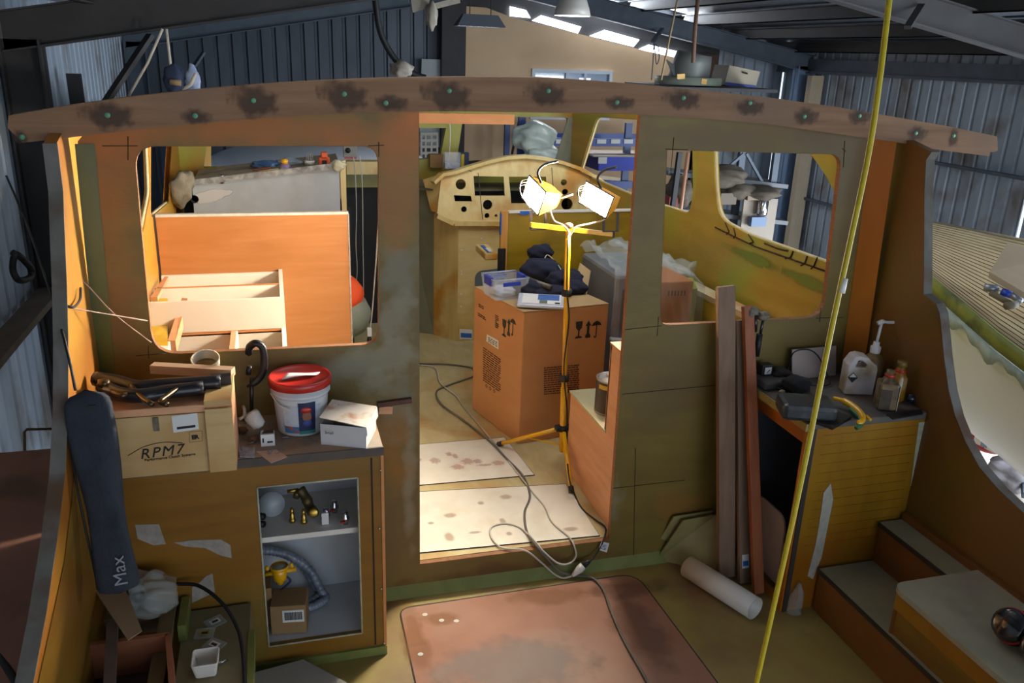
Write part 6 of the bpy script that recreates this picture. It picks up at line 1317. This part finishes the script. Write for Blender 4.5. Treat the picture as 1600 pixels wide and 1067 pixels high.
h2=thing('mallet','blue-handled hammer beside the first on the planked deck','hammer',D_(1580,460,4.0)); MB().tube([D_(1565,456,4.05),D_(1580,461,4.02)],.018,8).build('blue_grip',blue,h2); MB().tube([D_(1580,461,4.02),D_(1596,471,3.98)],.017,8).build('hammer_head',MAT['grey_iron'],h2)
# trailer bits on the bright floor
GF=lambda x,y:Zp(x,y,FZ)
t=thing('trailer_frame','white trailer frame on the bright floor under the neighbouring boat','trailer',GF(1560,740))
for a,b in (((1528,742),(1580,728)),((1545,752),(1600,738))): MB().bar(GF(*a)+V(0,0,.35),GF(*b)+V(0,0,.35),.25,.1).build('cross_member',white,t)
MB().bar(GF(1526,700)+V(0,0,.1),GF(1526,745)+V(0,0,.35),.05,.05).build('upright',steel,t); MB().bar(GF(1585,740)+V(0,0,.35),GF(1600,790)+V(0,0,.1),.07,.07).build('upright',steel,t)
tag(MB().blob(GF(1548,722)+V(0,0,.25),(.28,.2,.13),12).build('red_buoy',red),'red buoy beside the white trailer frame','buoy')
tag(MB().blob(GF(1580,765)+V(0,0,.2),(.25,.2,.15),12,.2,3).build('grey_bundle',mat('grey_bundle_cloth','#8d8a90',rough=.8)),'grey bundle under the white trailer frame','bundle')
# ================= behind the cabin and around the shed
# white boat cabin beyond the windscreen
wb2=tag(MB().blob(Yp(500,262,7.6),(1.35,.9,.34),22).lathe([(.9,-2.2),(1.0,-.6),(.9,-.1)],Yp(500,262,7.6)+V(0,0,.0)).build('white_hull_shape',whitegel),'smooth white boat coachroof beyond the windscreen on the left','boat')
# blue pallet racking before the cream wall
rk=thing('pallet_racking','blue pallet racking with orange-free beams in front of the cream wall','racking',Yp(900,260,8.8)); rk['label']='blue steel pallet racking in front of the cream office wall'
RKY=8.6
def up_(x): 
    p=Yp(x,200,RKY); MB().box((p.x-.05,RKY-.03,FZ),(p.x+.05,RKY+.03,Yp(x,176,RKY).z+.3)).build('upright',mat('dark_blue_enamel','#22396e','#2c4680',rough=.4,scale=5),rk)
up_(815); p=Yp(982,200,RKY); MB().box((p.x-.05,RKY-.03,FZ),(p.x+.05,RKY+.03,Yp(982,192,RKY).z)).build('upright',MAT['dark_blue_enamel'],rk)
MB().box((Yp(792,200,9.6).x-.04,9.55,FZ),(Yp(792,200,9.6).x+.04,9.62,Yp(792,176,9.6).z+.3)).build('upright',MAT['dark_blue_enamel'],rk)
for y,Y in ((221,RKY-.05),(213,9.55),(287,RKY-.05)):
    a,b=Yp(815,y,Y),Yp(1003,y+2,Y); MB().bar(a,b,.05,.11).build('beam',bluetin,rk)
mb=MB()
for x in (830,853,876,940,962,982): a=Yp(x,221,RKY-.09); mb.box((a.x-.07,a.y-.002,a.z-.03),(a.x+.07,a.y,a.z+.03))
mb.build('beam_labels',paper,rk)
MB().bar(Yp(800,240,9.2),Yp(812,185,8.7),.03,.03).build('brace',steeld,rk)
tag(MB().prism([Yp(905,278,RKY),Yp(1003,290,RKY),Yp(1003,296,RKY),Yp(905,286,RKY)],(0,.8,0)).build('shelf_board',mat('pale_shelf_board','#b5a992',rough=.7)),'pale shelf board on the lower racking beam','board')
pbn=thing('plastic_sheeting','crumpled pale plastic sheeting stuffed over the blue racking beam','plastic sheeting',Yp(836,214,8.35))
MB().blob(Yp(836,214,8.35),(.3,.2,.2),16,.13,3).build('upper_heap',mat('pale_green_film','#b4c0b4','#d0d8cc',rough=.3,scale=6,bump=.8,bscale=8),pbn); MB().blob(Yp(846,238,8.3),(.26,.15,.15),16,.16,6).build('hanging_lobe',MAT['pale_green_film'],pbn)
bb=thing('blue_crate','large blue box with a white label on the racking','box',Yp(960,262,8.5)); a,b=Yp(935,267,8.3),Yp(1003,245,8.3)
MB().box((a.x,8.3,a.z),(b.x+.15,8.9,b.z)).build('box_body',mat('bright_blue_card','#2238b0','#2c44c4',rough=.5,scale=4),bb); MB().prism([V(a.x,8.3,a.z),V(a.x,8.3,b.z),Yp(913,240,8.8),Yp(913,258,8.8)],(.01,0.01,0)).build('box_side',mat('navy_side','#1c2a78',rough=.5),bb)
MB().box((a.x-.1,8.28,b.z),(b.x+.15,8.95,b.z+.02)).build('lid',mat('pale_box_top','#b5a594',rough=.6),bb); c=Yp(941,250,8.29); MB().box((c.x-.06,c.y-.003,c.z-.05),(c.x+.07,c.y,c.z+.04)).build('label',paper,bb)
# stuff behind the left windows
for x,w,m,lab in ((258,.05,'#1f2c44','dark blue upright post seen through the left windscreen'),(276,.03,'#5a4630','brown upright pole seen through the left windscreen')):
    a=Yp(x,225,6); tag(MB().box((a.x-w,6,FZ),(a.x+w,6.08,a.z+.25)).build('dark_pole',mat('pole'+x.__str__(),m,rough=.6)),lab,'pole')
sf=thing('back_shelving','dusty white slatted shelving on the back wall left of the cream wall','shelving',Yp(670,240,9.8))
for k in range(4): 
    a,b=Yp(657,209+10*k,9.85),Yp(684,209+10*k,9.85); MB().bar(a,b,.06,.04).build('shelf',mat('pale_shelf','#b0aa9c',rough=.7),sf)
for x in (658,665,674,683): MB().bar(Yp(x,207,9.84),Yp(x,246,9.84),.03,.03).build('upright',MAT['pale_shelf'],sf)
# vent cowl and carton above the beam, at the right of the cream wall
vc=thing('cowl_vent','grey pipe elbow standing above the beam before the cream wall','cowl',Yp(1080,118,7.2)); c=Yp(1075,124,7.2)
MB().lathe([(.26,0),(.24,.22),(.22,.32),(.2,.32),(.21,.2),(.24,0)],c,(.12,-.1,1),28).build('cowl_tube',mat('galvanised_grey','#7a7c78','#8a8c88',rough=.5,metal=.3,scale=4),vc)
MB().lathe([(.42,-.06),(.42,.03),(.4,.03),(.4,-.06)],c+V(0,0,0),(0,0,1),28).build('base_ring',mat('green_white_ring','#8c9484','#a4ac9a',rough=.5,scale=4),vc)
MB().prism([Yp(1041,92,7.2),Yp(1052,118,7.1),Yp(1075,120,7.05),Yp(1070,106,7.1),Yp(1056,103,7.15)],(0,.02,0)).build('torn_edge',MAT['galvanised_grey'],vc)
MB().bar(Yp(1058,120,6.78),Yp(1070,119,6.78),.01,.06).build('yellow_tape',yel,vc); MB().bar(Yp(1096,127,6.78),Yp(1104,128,6.78),.01,.06).build('yellow_tape',yel,vc)
ct2=thing('carton_on_top','beige carton with a blue band above the beam near the far rafter','box',Yp(1160,120,7.5)); q=[Yp(1140,102,7.4),Yp(1188,112,7.4),Yp(1180,138,7.4),Yp(1132,132,7.4)]
MB().prism(q,(0,.4,0)).build('carton_body',mat('beige_carton','#a89c88','#b4a894',rough=.7,scale=4),ct2); MB().prism([Yp(1134,128,7.39),Yp(1181,134,7.39),Yp(1180,139,7.39),Yp(1132,133,7.39)],(0,-.005,0)).build('blue_band',mat('deep_blue_band','#1f3c8c',rough=.5),ct2); MB().bar(Yp(1160,113,7.38),Yp(1168,115,7.38),.01,.02).build('hand_slot',ink,ct2)
# shelf carrying cowl and carton: a high loft
tag(MB().box((Yp(1030,140,6.9).x,6.6,Yp(1080,132,7).z-.06),(Yp(1195,140,6.9).x,8.0,Yp(1080,132,7).z-.02)).build('loft_shelf',steeld),'dark loft shelf carrying the cowl and carton','shelf')
def line(lab,px,Y,r,m): tag(MB().tube([Yp(x,y,Y) for x,y in px],r,6).build('hanging_rope',m),lab,'rope')
tan=mat('tan_rope','#8a7454','#9a8464',rough=.9,scale=60)
line('thin tan rope hanging from the roof to the cowl, left one',((1060,-8),(1046,60),(1033,125)),5,.01,tan)
line('thicker brown rope hanging from the roof beside the thin one',((1091,-8),(1086,45),(1083,98)),5,.02,mat('brown_rope','#5c4438','#6e5444',rough=.9,scale=60))
line('white rope hanging from the near rafter, left strand',((254,45),(230,100),(201,150)),3.6,.01,wc)
line('white rope hanging from the near rafter down to the blue bundle',((260,45),(264,80),(268,115)),3.6,.01,wc)
line('white curved rope end beside the blue bundle',((306,115),(298,132),(285,140)),3.6,.014,wc)
bb_=thing('rope_bundle','dark blue bundle hung on ropes above the left end of the beam','bundle',Yp(275,130,3.6)); MB().blob(Yp(272,125,3.6),(.07,.06,.1),12,.12,2).build('bundle_body',mat('dark_blue_cloth','#222c44','#303c58',rough=.8,scale=12),bb_); MB().tube([Yp(265,128,3.5),Yp(283,130,3.5)],.02,8).build('binding',tan,bb_)
tag(MB().blob(Yp(302,128,3.8),(.05,.04,.11),10,.15,4).build('plastic_strip',mat('blue_white_film','#8d9cc4','#b8c4dc',rough=.4,scale=12)),'blue-white plastic strip beside the blue bundle','plastic')
tag(MB().bar(Xp(115,115,LX+.15),V(LX+.15,Xp(125,160,LX+.15).y,FZ),.12,.04).build('wall_strut',steeld),'dark upright slat on the left corrugated wall','slat')
cable('roof_cables','bunch of dark cables drooping from the roof behind the middle of the beam',[Yp(585,-10,5.5),Yp(592,40,5.5),Yp(603,70,5.5),Yp(622,98,5.5),Yp(645,115,5.5),Yp(665,122,5.5)],.03,dark)
tag(MB().blob(Yp(628,108,5.4),(.1,.08,.07),12,.2,3).build('white_rag',mat('grey_white_rag','#8c8478','#a89f94',rough=.9,scale=10)),'grey rag caught in the drooping roof cables','rag')
t=thing('roof_hardware','white bracket plate with a hanging rag under the roof ridge','bracket',Yp(665,15,5)); MB().prism([Yp(641,-5,5),Yp(672,-5,5),Yp(670,12,5),Yp(645,20,5)],(0,.05,0)).build('plate',mat('dusty_white_plate','#8d8578','#a49c8e',rough=.7,scale=8),t); MB().blob(Yp(675,24,4.95),(.05,.04,.11),10,.15,3).build('hanging_rag',MAT['grey_white_rag'],t); MB().bar(Yp(670,12,5),Yp(718,0,5),.02,.05).build('arm',MAT['dusty_white_plate'],t)
# hooks by the skylight
cable('hanging_loop','thin wire loop hanging below the far rafter beside the skylight strip',[Yp(1020,68,8.8),Yp(1028,72,8.8),Yp(1030,90,8.8),Yp(1026,100,8.8),Yp(1024,88,8.8),Yp(1022,70,8.8),Yp(1020,100,8.8),Yp(1018,125,8.8)],.008,steel)
# items seen through the right window: shelving, panel with extinguisher
PY2=6.2
pv=thing('shed_shelving','grey steel shelving with dusty goods seen through the right window','shelving',Yp(1140,300,PY2))
for x in (1118,1160,1214): 
    a=Yp(x,250,PY2); MB().box((a.x-.04,PY2,FZ),(a.x+.04,PY2+.06,Yp(x,238,PY2).z+.15)).build('upright',steel,pv)
for y,yy in ((275,0),(331,0)): MB().bar(Yp(1030,y-9,PY2+.2),Yp(1214,y+12,PY2+.2),.5,.05).build('shelf',mat('grey_shelf','#6c7076',rough=.6),pv)
MB().bar(Yp(1162,240,PY2),Yp(1125,272,PY2),.03,.03).build('brace',steel,pv); MB().bar(Yp(1166,240,PY2),Yp(1205,310,PY2),.03,.03).build('brace',steel,pv)
gd=mat('dusty_cloth','#4a4238','#5f564a',rough=.9,scale=8,bump=.5); 
for x,y,r,lab in ((1128,276,(.3,.25,.13),'dusty heap of sacking on the shelf seen through the right window, left'),(1150,298,(.26,.2,.09),'lower crumpled sheet on the shelf seen through the right window'),(1182,300,(.3,.25,.08),'flat dusty bundle on the shelf seen through the right window, right'),(1060,300,(.15,.2,.2),'dusty bundle seen through the narrow window opening')):
    tag(MB().blob(Yp(x,y,PY2-.15),r,12,.15,int(x)).build('dusty_bundle',gd),lab,'bundle')
for x0,y0,x1,y1,c_,lab in ((1125,302,1152,320,'#6e6358','brown flat carton on the shelf seen through the right window'),(1168,300,1190,313,'#8a7a68','pale carton behind the grey panel on the right shelf'),(1045,308,1060,325,'#8a4038','red-brown carton seen through the narrow window opening'),(1062,292,1076,302,'#3c5c8c','blue tub seen through the narrow window opening')):
    a,b=Yp(x0,y1,PY2-.3),Yp(x1,y0,PY2-.3); tag(MB().box((a.x,PY2-.3,a.z),(b.x,PY2,b.z)).build('shelf_carton',mat('c'+c_[1:],c_,rough=.8)),lab,'box')
gp_=thing('backing_board','grey-beige board with a steel extinguisher and blue box, seen through the right window','panel',Yp(1180,350,6.0)); a,b=Yp(1152,400,6.0),Yp(1216,311,6.0)
MB().box((a.x,6.0,FZ),(b.x,6.03,b.z)).build('board',mat('grey_beige_board','#958a7c','#a0958a',rough=.7,scale=4),gp_)
fx=thing('fire_extinguisher','chrome fire extinguisher hung on the grey-beige board','extinguisher',Yp(1191,325,5.95)); c=Yp(1190,336,5.93); MB().lathe([(0,0),(.06,0),(.065,.02),(.065,.17),(.03,.21),(.02,.24)],c,seg=16).build('cylinder_body',chrome,fx); MB().tube(bez([c+V(-.02,0,.26),c+V(.02,-.02,.3),c+V(-.06,-.02,.3),c+V(-.1,-.02,.18)],4),.015,8).build('hose',chrome,fx)
a,b=Yp(1170,353,5.95),Yp(1195,338,5.95); tag(MB().box((a.x,5.9,a.z),(b.x,5.98,b.z)).build('blue_box',mat('slate_blue','#5b7394',rough=.5)),'slate blue box on the grey-beige board','box')
tag(MB().tube([Yp(1075,238,5.2),Yp(1064,325,5.2),V(Yp(1064,325,5.2).x,5.2,FZ)],.02,8).build('copper_pole',mat('copper_pipe','#b88468',rough=.4)),'thin copper-pink pole seen through the narrow window opening','pole')
tag(MB().bar(Yp(1062,238,5.4),V(Yp(1040,328,5.4).x,5.4,FZ),.05,.05).build('dark_pole',dark),'thick dark pole beside the copper one','pole')
# left outside: wood heap and drum
dr=thing('yellow_drum','dull yellow drum on the shed floor at the far left','drum',Xp(10,770,-1.5)); c=Xp(5,790,-1.45); MB().lathe([(0,-.5),(.2,-.5),(.21,-.2),(.21,.1),(.16,.18),(.05,.2),(0,.2)],V(-1.5,c.y,c.z),seg=24).build('drum_body',mat('dull_yellow','#5a4c1c','#6a5a24',rough=.6,scale=5),dr); MB().lathe([(.205,-.02),(.215,-.01),(.205,0)],V(-1.5,c.y,c.z),seg=24).build('drum_rib',MAT['dull_yellow'],dr)
rnd=random.Random(11)
for k in range(9):
    a=V(-1.3+rnd.uniform(-.1,.15),.3+rnd.uniform(-.3,.9),FZ); d=V(rnd.uniform(-.4,-.2),rnd.uniform(-.5,.5),rnd.uniform(1.5,2.1))
    tag(MB().bar(a,a+d,.05,.02).build('scrap_timber',mat('dim_scrap','#4a3c2e','#5c4c3c',rough=.9,scale=6)),'scrap timber stick in the dark heap outside the left panel','timber','scrap timber heap by the left wall')
tag(MB().tube([V(-1.1,Xp(40,770,-1.1).y,FZ),Xp(40,770,-1.1),Xp(38,675,-1.1),Xp(42,671,-1.1),Xp(80,670,-1.05)],.006,6).build('bent_rod',mat('bent_rod_steel','#6a5c4c',rough=.5)),'thin bent rod standing outside the left panel','rod')
tag(MB().tube(bez([Xp(20,395,-1.5),Xp(30,400,-1.48),Xp(46,415,-1.46),Xp(48,432,-1.46),Xp(30,438,-1.48),Xp(20,420,-1.5),Xp(26,398,-1.47),Xp(50,420,-1.45)],5),.02,8).build('coiled_cable',dark),'coil of black cable on the ledge at the left wall','cable coil')
tag(MB().tube([Zp(-20,1000,.45),Zp(30,1075,.45)],.014,8).build('black_pipe',dark),'black pipe lying on the side deck at the bottom left','pipe')
decal('dust_patch',Zp(15,955,.43),(.035,0,0),(0,.03,0),sm_grey,None)
o_=bpy.data.objects['dust_patch']; tag(o_,'pale dusty patch on the pinkish side deck','dust patch')
# ================= light
def area(name,loc,to,sx,sy,e,c):
    l=bpy.data.lights.new(name,'AREA'); l.shape='RECTANGLE'; l.size=sx; l.size_y=sy; l.energy=e; l.color=c
    o=bpy.data.objects.new(name,l); COL.objects.link(o); o.location=loc
    o.rotation_euler=(Vector(to)-Vector(loc)).to_track_quat('-Z','Y').to_euler(); return o
W=bpy.data.worlds.new('sky'); S.world=W; W.use_nodes=True
bg=W.node_tree.nodes['Background']; bg.inputs[0].default_value=(.72,.85,1,1); bg.inputs[1].default_value=1.6
area('daylight_rear_door',(4.3,-6.9,1.2),(2.2,0,.9),6,3,85,(.8,.9,1))
area('daylight_side_door',(RX-.1,(DY0+DY1)/2,DZ-.9),(1.5,0,.9),DY1-DY0-.2,1.7,650,(.8,.9,1))
area('skylight_glow',(5.2,9.9,roofz(5.2)-.1),(4.5,6,0),3,.5,150,(.85,.92,1))
area('neighbour_deck_fill',(7.2,-.3,2.25),(5.5,1.5,.8),1.2,5,420,(.85,.93,1))  # unseen fill added to brighten the neighbouring deck
area('cabin_fill',(1.6,1.1,2.82),(1.4,1.9,0),2.6,1.2,38,(.93,.97,1))  # fill added out of view to brighten the cabin; no sheet is built
